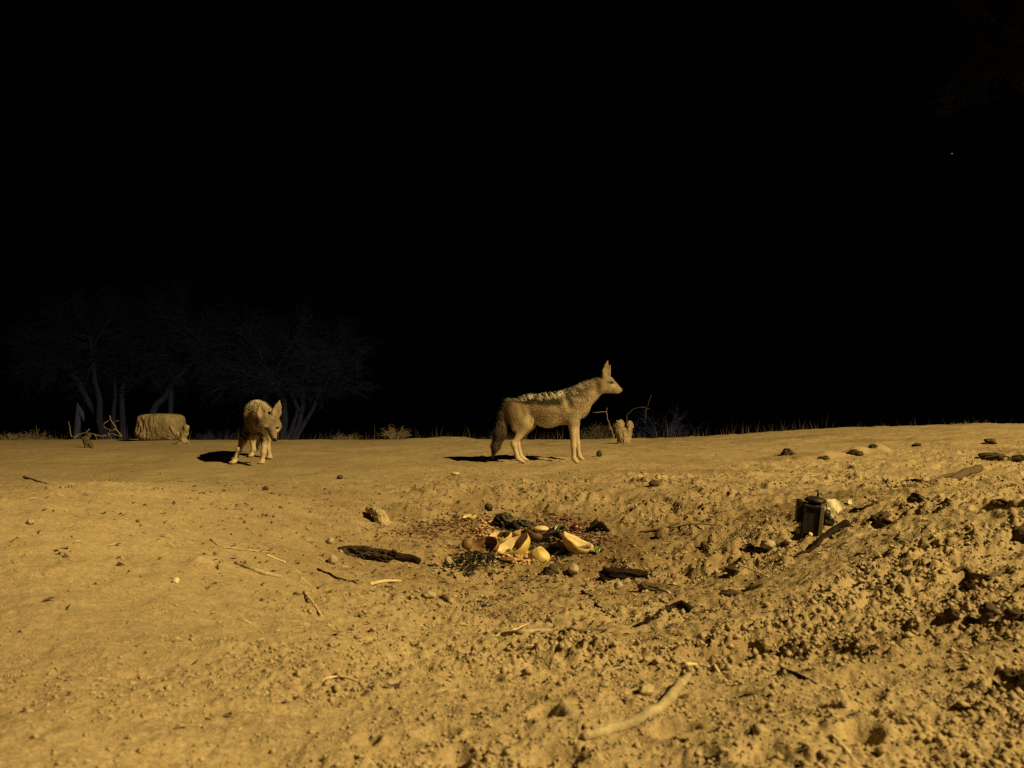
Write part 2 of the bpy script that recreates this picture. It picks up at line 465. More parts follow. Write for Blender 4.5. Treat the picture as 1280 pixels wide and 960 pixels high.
# ================================================================== the sand sheet
def build_ground():
    yb = -np.geomspace(0.1, 12, 26)[::-1]
    ym = np.array([0.0, 0.12, 0.22, 0.30, 0.36])
    y1 = np.geomspace(0.40, 12.5, 800)
    y2 = np.geomspace(12.7, 900, 70)
    Y = np.concatenate([yb, ym, y1, y2])
    u = np.concatenate([-np.geomspace(0.73, 4.0, 70)[::-1], np.linspace(-0.725, 0.96, 900), np.geomspace(0.97, 4.0, 60)])
    W = np.sqrt(Y ** 2 + 0.2 ** 2)
    X = u[None, :] * W[:, None]
    YY = np.repeat(Y[:, None], len(u), 1)
    Z = height(X.ravel(), YY.ravel())
    global GRID
    GRID = (Y.tolist(), u.tolist(), Z.reshape(YY.shape))
    V = np.stack([X.ravel(), YY.ravel(), Z], 1)
    nr, nc = len(Y), len(u)
    i = (np.arange(nr - 1)[:, None] * nc + np.arange(nc - 1)[None, :]).ravel()
    F = np.stack([i, i + 1, i + nc + 1, i + nc], 1)
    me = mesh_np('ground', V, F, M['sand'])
    xx, yy = V[:, 0], V[:, 1]
    st = 1.1 * np.exp(-((xx - .12) / .78) ** 2 - ((yy - 2.45) / .72) ** 2) * (0.65 + 0.5 * fbm(xx * 5, yy * 5, 201, 3))  # stain round the food, also painting the hollow's shade into the soil colour
    st = np.clip(st + 0.5 * sstep(.15, .7, fbm(xx * 1.6, yy * 1.9, 211, 4)) * sstep(-.4, .6, xx) + 0.05 * sstep(3.2, 4.6, yy), 0, 1)  # random dark patches at right; dimmer far sand put into the colour
    at_ = me.attributes.new('stain_shade', 'FLOAT', 'POINT'); at_.data.foreach_set('value', st.astype(np.float32))
    g = link('ground', me)
    tag(g, 'sandy ground with a shallow hollow, smooth on the left and dug over on the right', kind='structure')
build_ground()

# ------------------------------------------------------------------ loose crumbs of soil (nobody could count them)
def build_crumbs():
    n = 205000
    y = np.exp(rng.uniform(math.log(0.42), math.log(6.5), n))
    x = rng.uniform(-0.74, 0.98, n) * y
    R = rough(x, y)
    keep = rng.random(n) < np.clip(R, 0.0, 1) ** 1.3 * 0.75 + 0.03
    x, y, R = x[keep], y[keep], R[keep]
    n = len(x)
    s = 0.0010 + 0.0013 * rng.exponential(1.0, n) * (0.5 + R * 0.6)
    s = np.clip(s * (0.55 + 0.42 * np.sqrt(y)), 0.0009, 0.0075)
    z = height(x, y)
    V0 = np.array([(1, 0, 0), (-.6, .8, 0), (-.6, -.8, 0), (.1, .1, 1), (0, -.1, -1)], float)
    F0 = np.array([(0, 1, 3), (1, 2, 3), (2, 0, 3), (1, 0, 4), (2, 1, 4), (0, 2, 4)])
    an = rng.uniform(0, 6.283, n); ca, sa = np.cos(an), np.sin(an)
    VR = np.stack([V0[None, :, 0] * ca[:, None] - V0[None, :, 1] * sa[:, None], V0[None, :, 0] * sa[:, None] + V0[None, :, 1] * ca[:, None], np.repeat(V0[None, :, 2], n, 0)], 2)
    V = VR * s[:, None, None] * (1 + 0.6 * (rng.random((n, 5, 1)) - 0.5)) * np.stack([rng.uniform(.8, 1.4, n), rng.uniform(.8, 1.3, n), rng.uniform(.55, .95, n)], 1)[:, None, :]
    V = V + np.stack([x, y, z + s * 0.25], 1)[:, None, :]
    F = F0[None] + (np.arange(n) * 5)[:, None, None]
    o = link('soil_crumbs', mesh_np('soil_crumbs', V.reshape(-1, 3), F.reshape(-1, 3), M['clod'], smooth=True))
    tag(o, 'loose crumbs of dry soil strewn over the dug sand', kind='stuff')
    return n
n_crumbs = build_crumbs()

# ------------------------------------------------------------------ straw and leaf litter round the food
def build_litter():
    mb = MB()
    for _ in range(900):
        if random.random() < 0.6:
            x, y = random.gauss(0.2, 0.42), random.gauss(2.2, 0.5)
        else:
            y = math.exp(random.uniform(math.log(0.55), math.log(5))); x = random.uniform(-0.6, 0.65) * y
        if y < 1.0 and random.random() < .8: continue
        L = random.uniform(0.006, 0.03) * min(1, .3 + y / 2); a = random.uniform(0, math.pi)
        dx, dy = math.cos(a) * L / 2, math.sin(a) * L / 2
        z0, z1 = hz(x - dx, y - dy), hz(x + dx, y + dy)
        r = random.uniform(0.0004, 0.0011) * min(1, .3 + y / 2)
        mb.tube([(x - dx, y - dy, z0 + r + random.uniform(0, .006)), (x + random.uniform(-.004, .004), y, max(z0, z1) + r + random.uniform(0.001, .005)), (x + dx, y + dy, z1 + r)], [r, r, r * .6], 3)
    tag(mb.build('straw_litter', M['straw']), 'short bits of dry straw strewn through the hollow', kind='stuff')
    mb = MB()
    for _ in range(3600):
        if random.random() < 0.75:
            x, y = random.gauss(0.22, 0.5), random.gauss(2.25, 0.55)
        else:
            y = math.exp(random.uniform(math.log(0.7), math.log(6))); x = random.uniform(-0.6, 0.65) * y
        if y < 0.6 or (y < 1.3 and random.random() < .75): continue
        z = hz(x, y); L = random.uniform(0.004, 0.014); a = random.uniform(0, 6.28)
        c, s = math.cos(a) * L, math.sin(a) * L
        mb.tri((x - c, y - s, z + 0.001), (x + c * .6, y + s * .6, z + random.uniform(0.001, 0.009)), (x - s * .6, y + c * .6, z + random.uniform(0.001, 0.006)))
    tag(mb.build('leaf_litter', M['litter'], smooth=False), 'dark crumbled leaf litter on the sand of the hollow', kind='stuff')
build_litter()

# ================================================================== jackals: one skin grown round a skeleton
def surface_nets(F, org, h):
    S = F < 0
    nx, ny, nz = F.shape
    acc = np.zeros((nx - 1, ny - 1, nz - 1, 3)); cnt = np.zeros((nx - 1, ny - 1, nz - 1))
    def sl(a, d):
        return tuple(slice(d[k], F.shape[k] - 1 + d[k]) for k in range(3))
    for ax in range(3):
        o = [k for k in range(3) if k != ax]
        for da in (0, 1):
            for db in (0, 1):
                d0 = [0, 0, 0]; d0[o[0]] = da; d0[o[1]] = db
                d1 = list(d0); d1[ax] = 1
                f0, f1 = F[sl(F, d0)], F[sl(F, d1)]
                x = (f0 < 0) != (f1 < 0)
                t = np.where(x, f0 / np.where(x, f0 - f1, 1), 0)
                cnt += x
                for k in range(3):
                    acc[..., k] += np.where(x, d0[k] + (t if k == ax else 0), 0)
    act = cnt > 0
    idx = np.full(act.shape, -1, np.int64); idx[act] = np.arange(act.sum())
    I = np.argwhere(act)
    V = (I + acc[act] / cnt[act][:, None]) * h + org
    Q = []
    for ax in range(3):
        b, c = [(1, 2), (2, 0), (0, 1)][ax]
        s0 = [slice(None)] * 3; s1 = [slice(None)] * 3
        s0[ax] = slice(0, -1); s1[ax] = slice(1, None)
        A, B = S[tuple(s0)], S[tuple(s1)]
        E = np.argwhere(A != B)
        ok = (E[:, b] > 0) & (E[:, c] > 0) & (E[:, b] < F.shape[b] - 1) & (E[:, c] < F.shape[c] - 1)
        E = E[ok]
        flip = ~A[E[:, 0], E[:, 1], E[:, 2]]
        def cell(db, dc):
            e = E.copy(); e[:, b] -= db; e[:, c] -= dc
            return idx[e[:, 0], e[:, 1], e[:, 2]]
        q = np.stack([cell(1, 1), cell(0, 1), cell(0, 0), cell(1, 0)], 1)
        q[flip] = q[flip][:, ::-1]
        Q.append(q)
    return V, np.concatenate(Q)

class Skin:
    """Rounded tapered bones blended into one surface. Each bone knows its region of the coat and which way the hair lies."""
    def __init__(s): s.b = []; s.sub = []; s.marks = []
    def bone(s, a, b, ra, rb, region, k=0.02, squash=None, comb=None):
        a, b = np.array(a, float), np.array(b, float)
        if comb is None: comb = b - a
        s.b.append((a, b, ra, rb, region, k, squash, np.array(comb, float) / (np.linalg.norm(comb) + 1e-9)))
    def cut(s, a, b, ra, rb, squash=None, k=0.006):
        s.sub.append((np.array(a, float), np.array(b, float), ra, rb, k, squash))
    @staticmethod
    def d(P, a, b, ra, rb, sq):
        if sq is not None:
            n, f = np.array(sq[0], float), sq[1]; n = n / np.linalg.norm(n)
            def T(q): return q + ((q - a) @ n)[..., None] * n * (1 / f - 1)
            P = T(P); b = T(b[None])[0]
        ba = b - a; l2 = max(ba @ ba, 1e-9)
        t = np.clip(((P - a) @ ba) / l2, 0, 1)
        return np.linalg.norm(P - a - t[..., None] * ba, axis=-1) - (ra + (rb - ra) * t), t
    def field(s, P):
        out = np.full(P.shape[:-1], 1.0)
        for (a, b, ra, rb, rg, k, sq, cb) in s.b:
            d, _ = s.d(P, a, b, ra, rb, sq)
            h = np.clip(0.5 + 0.5 * (out - d) / k, 0, 1)
            out = out * (1 - h) + d * h - k * h * (1 - h)
        for (a, b, ra, rb, k, sq) in s.sub:
            d, _ = s.d(P, a, b, ra, rb, sq)
            h = np.clip(0.5 - 0.5 * (out + d) / k, 0, 1)
            out = out * (1 - h) - d * h + k * h * (1 - h)
        return out
    def grow(s, h):
        A = np.array([b[0] for b in s.b] + [b[1] for b in s.b]); R = max(max(b[2], b[3]) for b in s.b)
        lo, hi = A.min(0) - R - 3 * h, A.max(0) + R + 3 * h
        n = np.ceil((hi - lo) / h).astype(int) + 1
        ax = [lo[k] + np.arange(n[k]) * h for k in range(3)]
        P = np.stack(np.meshgrid(*ax, indexing='ij'), -1)
        F = np.empty(P.shape[:3])
        for i in range(0, n[0], 24): F[i:i + 24] = s.field(P[i:i + 24])
        V, Q = surface_nets(F, lo, h)
        e = h * 0.5
        N = np.stack([s.field(V + np.eye(3)[k] * e) - s.field(V - np.eye(3)[k] * e) for k in range(3)], 1)
        N /= np.linalg.norm(N, axis=1)[:, None] + 1e-9
        return V, Q, N
    def weights(s, P):
        D = []; T = []
        for (a, b, ra, rb, rg, k, sq, cb) in s.b:
            d, t = s.d(P, a, b, ra, rb, sq); D.append(d); T.append(t)
        D = np.stack(D, 1); T = np.stack(T, 1)
        W = np.exp(-(D - D.min(1, keepdims=True)) / 0.012)
        return W / W.sum(1, keepdims=True), T

TAN = np.array([0.30, 0.225, 0.145]); RUFOUS = np.array([0.25, 0.17, 0.10]); CREAM = np.array([0.66, 0.55, 0.40])
PALE = np.array([0.56, 0.44, 0.29]); BLACK = np.array([0.035, 0.028, 0.022]); SILVER = np.array([0.80, 0.71, 0.56]); GREYB = np.array([0.20, 0.15, 0.10])
FURLEN = {'torso': .011, 'neck': .016, 'tail': .026, 'leg': .0035, 'thigh': .008, 'head': .006, 'muzzle': .003, 'ear': .0030, 'paw': .003, 'chest': .011}

def coat(sk, P, Nn, streak):
    """Colour of the hair by region; torso: black and silver saddle over tan flanks, pale belly."""
    W, T = sk.weights(P)
    C = np.zeros((len(P), 3)); L = np.zeros(len(P)); CB = np.zeros((len(P), 3)); SD = np.zeros(len(P))
    n1 = noise3(P, 14, 3); n2 = noise3(P, 40, 8); rnd = streak
    for j, (a, b, ra, rb, rg, k, sq, cb) in enumerate(sk.b):
        w = W[:, j]; t = T[:, j]
        c0 = a + (b - a) * t[:, None]; rr = ra + (rb - ra) * t
        up = (P[:, 2] - c0[:, 2]) / rr
        if rg in ('torso', 'neck', 'chest'):
            base = TAN + (RUFOUS - TAN) * np.clip(0.5 + n1, 0, 1)[:, None]
            base = base + (CREAM * 0.9 - base) * np.clip((-up - 0.45) * 2.2, 0, 0.9)[:, None]
            thr = {'torso': 0.33, 'neck': 0.52, 'chest': 0.36}[rg]
            sd = np.clip((up + 0.16 * n1 + 0.08 * n2 - thr) * 9, 0, 1)
            edge = np.exp(-((up + 0.10 * n1 - thr - 0.12) / 0.14) ** 2)
            sil = np.clip((rnd - 0.48 - 1.2 * edge + 1.15 * gnoise(P[:, 0] * 105 + P[:, 2] * 30 + P[:, 1] * 30, P[:, 2] * 12 + P[:, 1] * 9, 8)) * 4, 0, 1)
            if rg == 'neck': sil = np.clip(sil * .5 + .3, 0, 1)
            sadd = BLACK + (SILVER - BLACK) * sil[:, None]
            if rg == 'neck': sadd = 0.5 * sadd + 0.5 * TAN
            c = base + (sadd - base) * sd[:, None]
            SD += w * sd
        elif rg == 'tail':
            c = GREYB * (0.20 + 0.62 * rnd)[:, None]
            c = c + (BLACK - c) * np.clip(t - 0.2 + (0.5 if b[2] < 0.2 else 0) * t, 0, 0.8)[:, None]
        elif rg == 'thigh':
            c = RUFOUS * 0.9 + (PALE - RUFOUS) * np.clip(n1 * .8 + 0.75 * (t - .25), 0, .85)[:, None]
        elif rg == 'leg': c = (TAN * 1.1 + (PALE * 1.05 - TAN * 1.1) * np.clip(.45 + .6 * t + .5 * n1, 0, 1)[:, None]) * (1 + 0.15 * n2)[:, None]
        elif rg == 'paw': c = np.tile(PALE * 0.95, (len(P), 1)) * (1 + .2 * n2)[:, None]
        elif rg == 'head':
            c = TAN * 0.80 + (GREYB * 1.1 - TAN * .8) * np.clip(0.3 + up * 0.35 + n1 * .6, 0, 0.75)[:, None]
            c = c + (PALE - c) * np.clip(-up * 1.1, 0, 0.8)[:, None]
        elif rg == 'muzzle':
            c = TAN * 0.85 + (CREAM - TAN) * np.clip(-up * 1.1 + 0.05, 0, 0.85)[:, None]
        else:
            c = np.tile(TAN * 0.82, (len(P), 1)) * (1 + .25 * n1)[:, None]
        C += w[:, None] * c; L += w * FURLEN[rg]; CB += w[:, None] * cb
    for (a, b, r, col, st) in sk.marks:
        d, _ = sk.d(P, np.array(a, float), np.array(b, float), 0, 0, None)
        C = C + (np.array(col) - C) * (np.exp(-(d / r) ** 2) * st)[:, None]
    return np.clip(C, 0.01, 0.9), L, CB, SD

def jackal_mesh(root, sk, h, nhair, seed, inner_ear=None, shag=1.0):
    r = np.random.default_rng(seed)
    V, Q, N = sk.grow(h)
    C, L, CB, SD = coat(sk, V, N, np.full(len(V), 0.45) + 0.5 * noise3(V, 60, 4))
    if inner_ear is not None: C = inner_ear(V, N, C)
    body = link('body', mesh_np('body', V, Q, M['coat'], cols=C * 0.9), root)
    # hair: one thin blade each
    A = V[Q[:, 0]]; B = V[Q[:, 1]]; Cc = V[Q[:, 2]]; Dd = V[Q[:, 3]]
    ar = np.linalg.norm(np.cross(Cc - A, Dd - B), axis=1)
    pick = r.choice(len(Q), nhair, p=ar / ar.sum())
    u, v = r.random((nhair, 1)), r.random((nhair, 1))
    P = (A[pick] * (1 - u) + B[pick] * u) * (1 - v) + (Dd[pick] * (1 - u) + Cc[pick] * u) * v
    Nn = N[Q[pick, 0]] + N[Q[pick, 2]]; Nn /= np.linalg.norm(Nn, axis=1)[:, None] + 1e-9
    st = r.random(nhair)
    C, L, CB, SD = coat(sk, P, Nn, st)
    if inner_ear is not None: C = inner_ear(P, Nn, C)
    C = C * r.uniform(0.66, 1.22, (nhair, 1)) * (1 + 0.5 * np.clip(noise3(P - CB * 0.02, 75, 21), -.7, .7) * np.clip(L / .012, 0, 1))[:, None]
    tan = CB - (CB * Nn).sum(1)[:, None] * Nn
    tan /= np.linalg.norm(tan, axis=1)[:, None] + 1e-6
    tan = tan + r.normal(0, 0.20, (nhair, 3))
    dirn = tan + Nn * (0.12 + 0.22 * r.random((nhair, 1)) + 0.2 * SD[:, None])
    dirn /= np.linalg.norm(dirn, axis=1)[:, None]
    ln = (L * (0.75 + 0.5 * r.random(nhair)) * (1 + 0.3 * SD))[:, None]
    side = np.cross(dirn, Nn); side /= np.linalg.norm(side, axis=1)[:, None] + 1e-6
    ln = ln * np.where(ln > .006, shag, 1)
    wd = (0.0008 + 0.035 * ln) * (1 + .5 * r.random((nhair, 1)))
    base = P - Nn * 0.001
    HV = np.stack([base - side * wd, base + side * wd, base + dirn * ln], 1).reshape(-1, 3)
    HF = np.arange(nhair * 3).reshape(-1, 3)
    fur = link('fur', mesh_np('fur', HV, HF, M['coat'], smooth=False, cols=np.repeat(C, 3, 0)), root)
    fur['kind'] = 'stuff'
    return body

def ball(name, c, r, m, parent, sc=(1, 1, 1)):
    V, F = ico(2)
    return link(name, mesh_np(name, V * r * np.array(sc) + np.array(c), F, m), parent)

def ear_shape(sk, base, tip, w, face, side):
    """A tall pointed ear, hollowed on the side it faces."""
    base, tip, face = np.array(base), np.array(tip), np.array(face, float); face /= np.linalg.norm(face)
    ax = tip - base
    mid = base + ax * 0.30
    sk.bone(base, mid, w * 0.80, w * 0.95, 'ear', 0.012, (face, 0.42), comb=ax)
    sk.bone(mid, base + ax * 0.66, w * 0.95, w * 0.66, 'ear', 0.010, (face, 0.36), comb=ax)
    sk.bone(base + ax * 0.66, tip, w * 0.66, w * 0.24, 'ear', 0.008, (face, 0.36), comb=ax)
    o = face * w * 0.46
    sk.cut(base + ax * 0.16 + o, base + ax * 0.45 + o, w * 0.50, w * 0.60, (face, 0.6))
    sk.cut(base + ax * 0.45 + o * 0.92, base + ax * 0.80 + o * 0.62, w * 0.60, w * 0.18, (face, 0.6))

# ---- the jackal standing side on
p0 = gp(685, 577.0)
S1 = p0.y / 1000 / 5.3333          # metres per pixel of the study view at that distance
def J(zx, zy, y=0.0):
    return ((zx - 560) * S1, y, (785 - zy) * S1)
def gz1(x, y):                      # sand height under a paw, in the animal's own frame
    return hz(p0.x + x, p0.y + y) - p0.z
root1 = empty('jackal', p0, 'black-backed jackal standing side on with raised head and hanging tail', 'jackal', 'jackals at the hollow')
sk = Skin()
U = S1
LY = ((0, 1, 0), 0.74)
def bn(a, b, ra, rb, rg, k=0.03, sq=LY, comb=None):
    f = {'torso': 4, 'neck': 2, 'chest': 3}.get(rg, 0)
    sk.bone(a, b, (ra - f) * U, (rb - f) * U, rg, k, sq, comb)
BK = (-1, 0, -0.25)
bn(J(345, 438), J(440, 428), 74, 86, 'torso', comb=BK)
bn(J(440, 430), J(560, 447), 86, 113, 'torso', comb=BK)
bn(J(560, 447), J(680, 428), 113, 108, 'torso', comb=BK)
bn(J(680, 424), J(748, 398), 106, 100, 'chest', comb=BK)
bn(J(700, 460), J(765, 440), 70, 62, 'chest', comb=(-.3, 0, -1))
bn(J(755, 380), J(822, 332), 88, 70, 'neck', comb=(-.8, 0, -.6))
bn(J(822, 332), J(905, 276), 68, 56, 'neck', comb=(-.8, 0, -.6))
# head
bn(J(925, 262), J(958, 264), 50, 45, 'head', 0.02, ((0, 1, 0), 0.88), comb=(-1, 0, .1))
bn(J(915, 292), J(955, 300), 42, 30, 'head', 0.02, ((0, 1, 0), 1.15), comb=(-1, 0, -.3))
bn(J(965, 271), J(1000, 289), 40, 29, 'muzzle', 0.02, ((0, 1, 0), 0.85), comb=(-1, 0, .3))
bn(J(1000, 291), J(1043, 311), 28, 15, 'muzzle', 0.014, ((0, 1, 0), 0.9), comb=(-1, 0, .3))
bn(J(965, 308), J(1028, 325), 22, 11, 'muzzle', 0.012, ((0, 1, 0), 0.9), comb=(-1, 0, 0))
ear_shape(sk, J(934, 222, -.028), J(955, 122, -.040), 0.0260, (0.60, -0.8, 0.1), -1)
ear_shape(sk, J(960, 226, .022), J(983, 140, .034), 0.0215, (0.9, 0.45, 0.1), 1)
# front legs
def front_leg(sx, sy_, y, ex, cx, px, paw_dx=26):
    fx = (px - 560) * U
    g = gz1(fx, y)
    z = lambda zy: (785 - zy) * U
    bn((J(745, 425)[0], y * 0.7, z(420)), (J(ex, 0)[0], y, z(532)), 58, 36, 'chest', 0.03, ((0, 1, 0), 0.7), comb=(0, 0, -1))
    bn((J(ex, 0)[0], y, z(532)), (J(cx, 0)[0], y, g + z(672)), 29, 17, 'leg', 0.018, ((0, 1, 0), .85), comb=(0, 0, -1))
    bn((J(cx, 0)[0], y, g + z(672)), (fx, y, g + z(752)), 17, 13.5, 'leg', 0.012, None, comb=(0, 0, -1))
    bn((fx, y, g + z(752)), (fx + paw_dx * U * .6, y, g + z(771)), 15, 15, 'paw', 0.010, None, comb=(1, 0, 0))
    for q in (-1, 0, 1):
        bn((fx + paw_dx * U * .6, y + q * 8.5 * U, g + z(773)), (fx + paw_dx * U * (1.18 - .12 * abs(q)), y + q * 10 * U, g + z(777)), 9, 7, 'paw', 0.004, None, comb=(1, 0, 0))
front_leg(0, 0, -0.052, 722, 726, 727)
front_leg(0, 0, 0.150, 752, 770, 781)
# hind legs
def hind_leg(y, dx, px):
    fx = (px - 560) * U
    g = gz1(fx, y)
    z = lambda zy: (785 - zy) * U
    X = lambda zx: (zx - 560) * U
    bn((X(350 + dx), y * .8, z(450)), (X(415 + dx), y, z(535)), 68, 42, 'thigh', 0.03, ((0, 1, 0), 0.62), comb=(-.2, 0, -1))
    bn((X(330 + dx), y * .7, z(470)), (X(350 + dx), y * .9, z(560)), 52, 32, 'thigh', 0.03, ((0, 1, 0), 0.6), comb=(-.3, 0, -1))
    bn((X(418 + dx), y, z(540)), (X(336 + dx), y, g + z(652)), 38, 18, 'leg', 0.022, ((0, 1, 0), .75), comb=(-.5, 0, -1))
    bn((X(326 + dx), y, g + z(650)), (X(334 + dx), y, g + z(668)), 15, 18, 'leg', 0.01, None, comb=(0, 0, -1))
    bn((X(334 + dx), y, g + z(668)), (fx - 18 * U, y, g + z(752)), 18, 15, 'leg', 0.010, None, comb=(.2, 0, -1))
    bn((fx - 18 * U, y, g + z(754)), (fx + 6 * U, y, g + z(770)), 15, 15, 'paw', 0.010, None, comb=(1, 0, 0))
    for q in (-1, 0, 1):
        bn((fx + 4 * U, y + q * 8.5 * U, g + z(773)), (fx + (30 - 3 * abs(q)) * U, y + q * 10 * U, g + z(777)), 9, 7, 'paw', 0.004, None, comb=(1, 0, 0))
hind_leg(-0.045, 0, 376)
hind_leg(0.055, 22, 398)
# tail
bn(J(296, 405), J(272, 480), 26, 36, 'tail', 0.03, None)
bn(J(272, 480), J(243, 590), 38, 42, 'tail', 0.02, None)
bn(J(243, 590), J(214, 680), 40, 26, 'tail', 0.02, None)
bn(J(214, 680), J(196, 742), 25, 6, 'tail', 0.015, None)
def surf(sk, f, y0=-.5, y1=.3):
    ys = np.linspace(y0, y1, 400); d = sk.field(np.array([f(y) for y in ys]))
    k = np.nonzero(d < 0)[0]
    return float(ys[k[0]]) if len(k) else 0.0
ey = surf(sk, lambda y: J(982, 263, y), -.1, .1)
def JS(zx, zy, q=1):
    y = surf(sk, lambda y: J(zx, zy, y), -.3, .05)
    return J(zx, zy, y * q)
def JM(pts, r, col, st):
    for q in (1, -1):
        P = [JS(*p, q) for p in pts]
        for i in range(len(P) - 1): sk.marks.append((P[i], P[i + 1], r, col, st))
JM([(976, 263), (990, 264)], .0095, (.04, .028, .02), .95)
JM([(962, 262), (996, 270)], .006, (.06, .045, .03), .8)
JM([(985, 279), (1000, 286)], .009, CREAM, .6)
JM([(1040, 322), (1008, 323), (985, 314)], .0045, (.05, .035, .025), .85)
JM([(1030, 328), (985, 328)], .010, CREAM, .6)
JM([(884, 235), (900, 280), (893, 330)], .016, (.07, .05, .035), .6)                     # dark collar
JM([(735, 300), (790, 312), (835, 300)], .022, (.06, .045, .03), .6)
JM([(770, 280), (800, 292)], .010, SILVER, .6)
JM([(690, 345), (705, 385), (716, 412)], .013, (.035, .027, .02), .85)
JM([(660, 350), (675, 400), (690, 450)], .013, CREAM * .9, .55)
JM([(860, 330), (870, 370), (830, 430)], .022, PALE, .55)
JM([(350, 388), (450, 398), (560, 406), (640, 404)], .013, (.03, .024, .018), .9)
JM([(320, 380), (350, 360)], .02, (.08, .06, .045), .5)
JM([(296, 410), (288, 520)], .03, (.085, .06, .042), .65)
JM([(452, 420), (455, 470), (450, 520)], .012, (.10, .07, .045), .6)  # crease shade between thigh and flank painted as dark hair
JM([(385, 415), (400, 455), (396, 500)], .011, (.12, .085, .05), .5)  # thigh muscle shading painted into the coat
JM([(345, 420), (352, 470)], .010, (.12, .085, .05), .45)  # more painted muscle shading, towards the rump
JM([(500, 556), (560, 562), (640, 545)], .02, CREAM, .6)
JM([(770, 470), (800, 440)], .03, PALE, .4)
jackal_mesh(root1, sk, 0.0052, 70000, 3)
for sy in (-1, 1):
    e = J(982, 263, -sy * (ey - .0025) if ey > 0 else sy * (ey - .0025)); ball('eye', e, 0.0062, M['eye'], root1, (1.15, .8, .8))
n = J(1052, 306); ball('nose', n, 0.0095, M['nose'], root1, (.9, 1.1, .85))

# ---- the jackal walking up with its head low
p1 = gp(328, 580.0)
S2 = p1.y / 1000 / 8.0
root2 = empty('jackal', p1, 'jackal facing the camera with lowered head and one ear upright', 'jackal', 'jackals at the hollow')
def K(zx, zy, y=0.0):               # study-view pixel to the animal's frame, y metres behind its front paw
    k = (p1.y + y) / p1.y
    wx = (p1.x + (zx - 790) * S2) * k - p1.x
    wz = CAM_H + (p1.z - CAM_H + (885 - zy) * S2) * k - p1.z
    return (wx, y, wz)
def gz2(x, y): return hz(p1.x + x, p1.y + y) - p1.z
sk = Skin(); U = S2
LX = ((1, 0, 0), 0.78)
BK = (-.1, 1, -.2)
bn(K(730, 397, .16), K(727, 407, .34), 131, 134, 'torso', 0.04, LX, comb=BK)
bn(K(727, 407, .34), K(738, 425, .56), 132, 110, 'torso', 0.04, LX, comb=BK)
bn(K(742, 425, .56), K(748, 440, .66), 106, 84, 'torso', 0.04, LX, comb=BK)
bn(K(715, 470, .10), K(700, 545, .11), 114, 82, 'chest', 0.04, ((1, 0, 0), 0.85), comb=(0, .3, -1))
bn(K(700, 550, .13), K(690, 585, .15), 80, 60, 'chest', 0.04, LX, comb=(0, .3, -1))
bn(K(742, 398, .12), K(800, 440, -.02), 104, 84, 'neck', 0.04, None, comb=(-.3, 1, 0))
bn(K(795, 440, .00), K(838, 482, -.12), 86, 72, 'neck', 0.03, None, comb=(-.3, 1, .3))
# head, turned a little to the right of the picture and down
bn(K(812, 480, -.09), K(902, 474, -.09), 58, 54, 'head', 0.02, None, comb=(-.1, 1, .3))
bn(K(806, 500, -.145), K(922, 494, -.145), 50, 42, 'head', 0.02, None, comb=(-.1, 1, .3))
bn(K(822, 528, -.178), K(930, 522, -.178), 36, 30, 'head', 0.02, None, comb=(-.1, 1, .2))
bn(K(764, 505, -.10), K(812, 556, -.165), 46, 34, 'head', 0.02, None, comb=(-1, .7, -.2))
bn(K(942, 495, -.12), K(922, 545, -.18), 24, 28, 'head', 0.02, None, comb=(1, .7, -.2))
bn(K(884, 556, -.195), K(897, 594, -.25), 38, 30, 'muzzle', 0.02, None, comb=(-.1, .6, .8))
bn(K(896, 588, -.25), K(911, 640, -.29), 30, 20, 'muzzle', 0.014, None, comb=(-.1, .6, .8))
bn(K(870, 590, -.22), K(898, 655, -.285), 23, 13, 'muzzle', 0.012, None, comb=(-.2, .6, .7))
EARS = ((K(907, 425, -.11), K(952, 262, -.10), 52 * U, (0.10, -1, 0.0)), (K(784, 428, -.14), K(765, 290, -.12), 56 * U, (0.12, -1, 0.0)))
for e in EARS: ear_shape(sk, e[0], e[1], e[2], e[3], 1)
def leg2(top, knee, wrist, foot, y0, y1, r0=44, paw=26, tdir=(0.1, -1)):
    fx, fy, _ = K(*foot, y1)
    g = gz2(fx, fy)
    a, b, c = K(*top, y0), K(*knee, (y0 + y1) / 2), K(*wrist, y1)
    e = np.array(tdir) / np.linalg.norm(tdir)
    bn(a, b, r0 * 1.25, r0 * .9, 'chest' if y1 < .3 else 'thigh', 0.03, None, comb=(0, 0, -1))
    bn(b, c, r0 * .85, 25, 'leg', 0.02, None, comb=(0, 0, -1))
    bn(c, (fx, fy, g + 30 * U), 25, 22, 'leg', 0.012, None, comb=(0, 0, -1))
    bn((fx, fy, g + 27 * U), (fx + e[0] * 22 * U, fy + e[1] * 22 * U, g + 21 * U), 23, 21, 'paw', 0.01, None, comb=(0, -1, 0))
    for q in (-1, 0, 1):
        ox, oy = -e[1] * q * 15 * U, e[0] * q * 15 * U
        bn((fx + e[0] * 22 * U + ox, fy + e[1] * 22 * U + oy, g + 17 * U), (fx + e[0] * (56 - 5 * abs(q)) * U + ox * 1.25, fy + e[1] * (56 - 5 * abs(q)) * U + oy * 1.25, g + 13 * U), 15, 11, 'paw', 0.005, None, comb=(0, -1, 0))
leg2((632, 560), (590, 660), (555, 745), (514, 815), .08, -.06, 38, tdir=(-.45, -1))
leg2((790, 540), (812, 660), (800, 770), (790, 862), .08, .00, 40)
leg2((700, 560), (690, 650), (700, 745), (682, 798), .58, .50, 35)
leg2((800, 560), (840, 640), (845, 730), (862, 792), .56, .42, 35, tdir=(.3, -1))
bn(K(748, 430, .68), K(735, 560, .74), 46, 52, 'tail', 0.03, None)
bn(K(735, 560, .74), K(725, 700, .76), 50, 14, 'tail', 0.03, None)
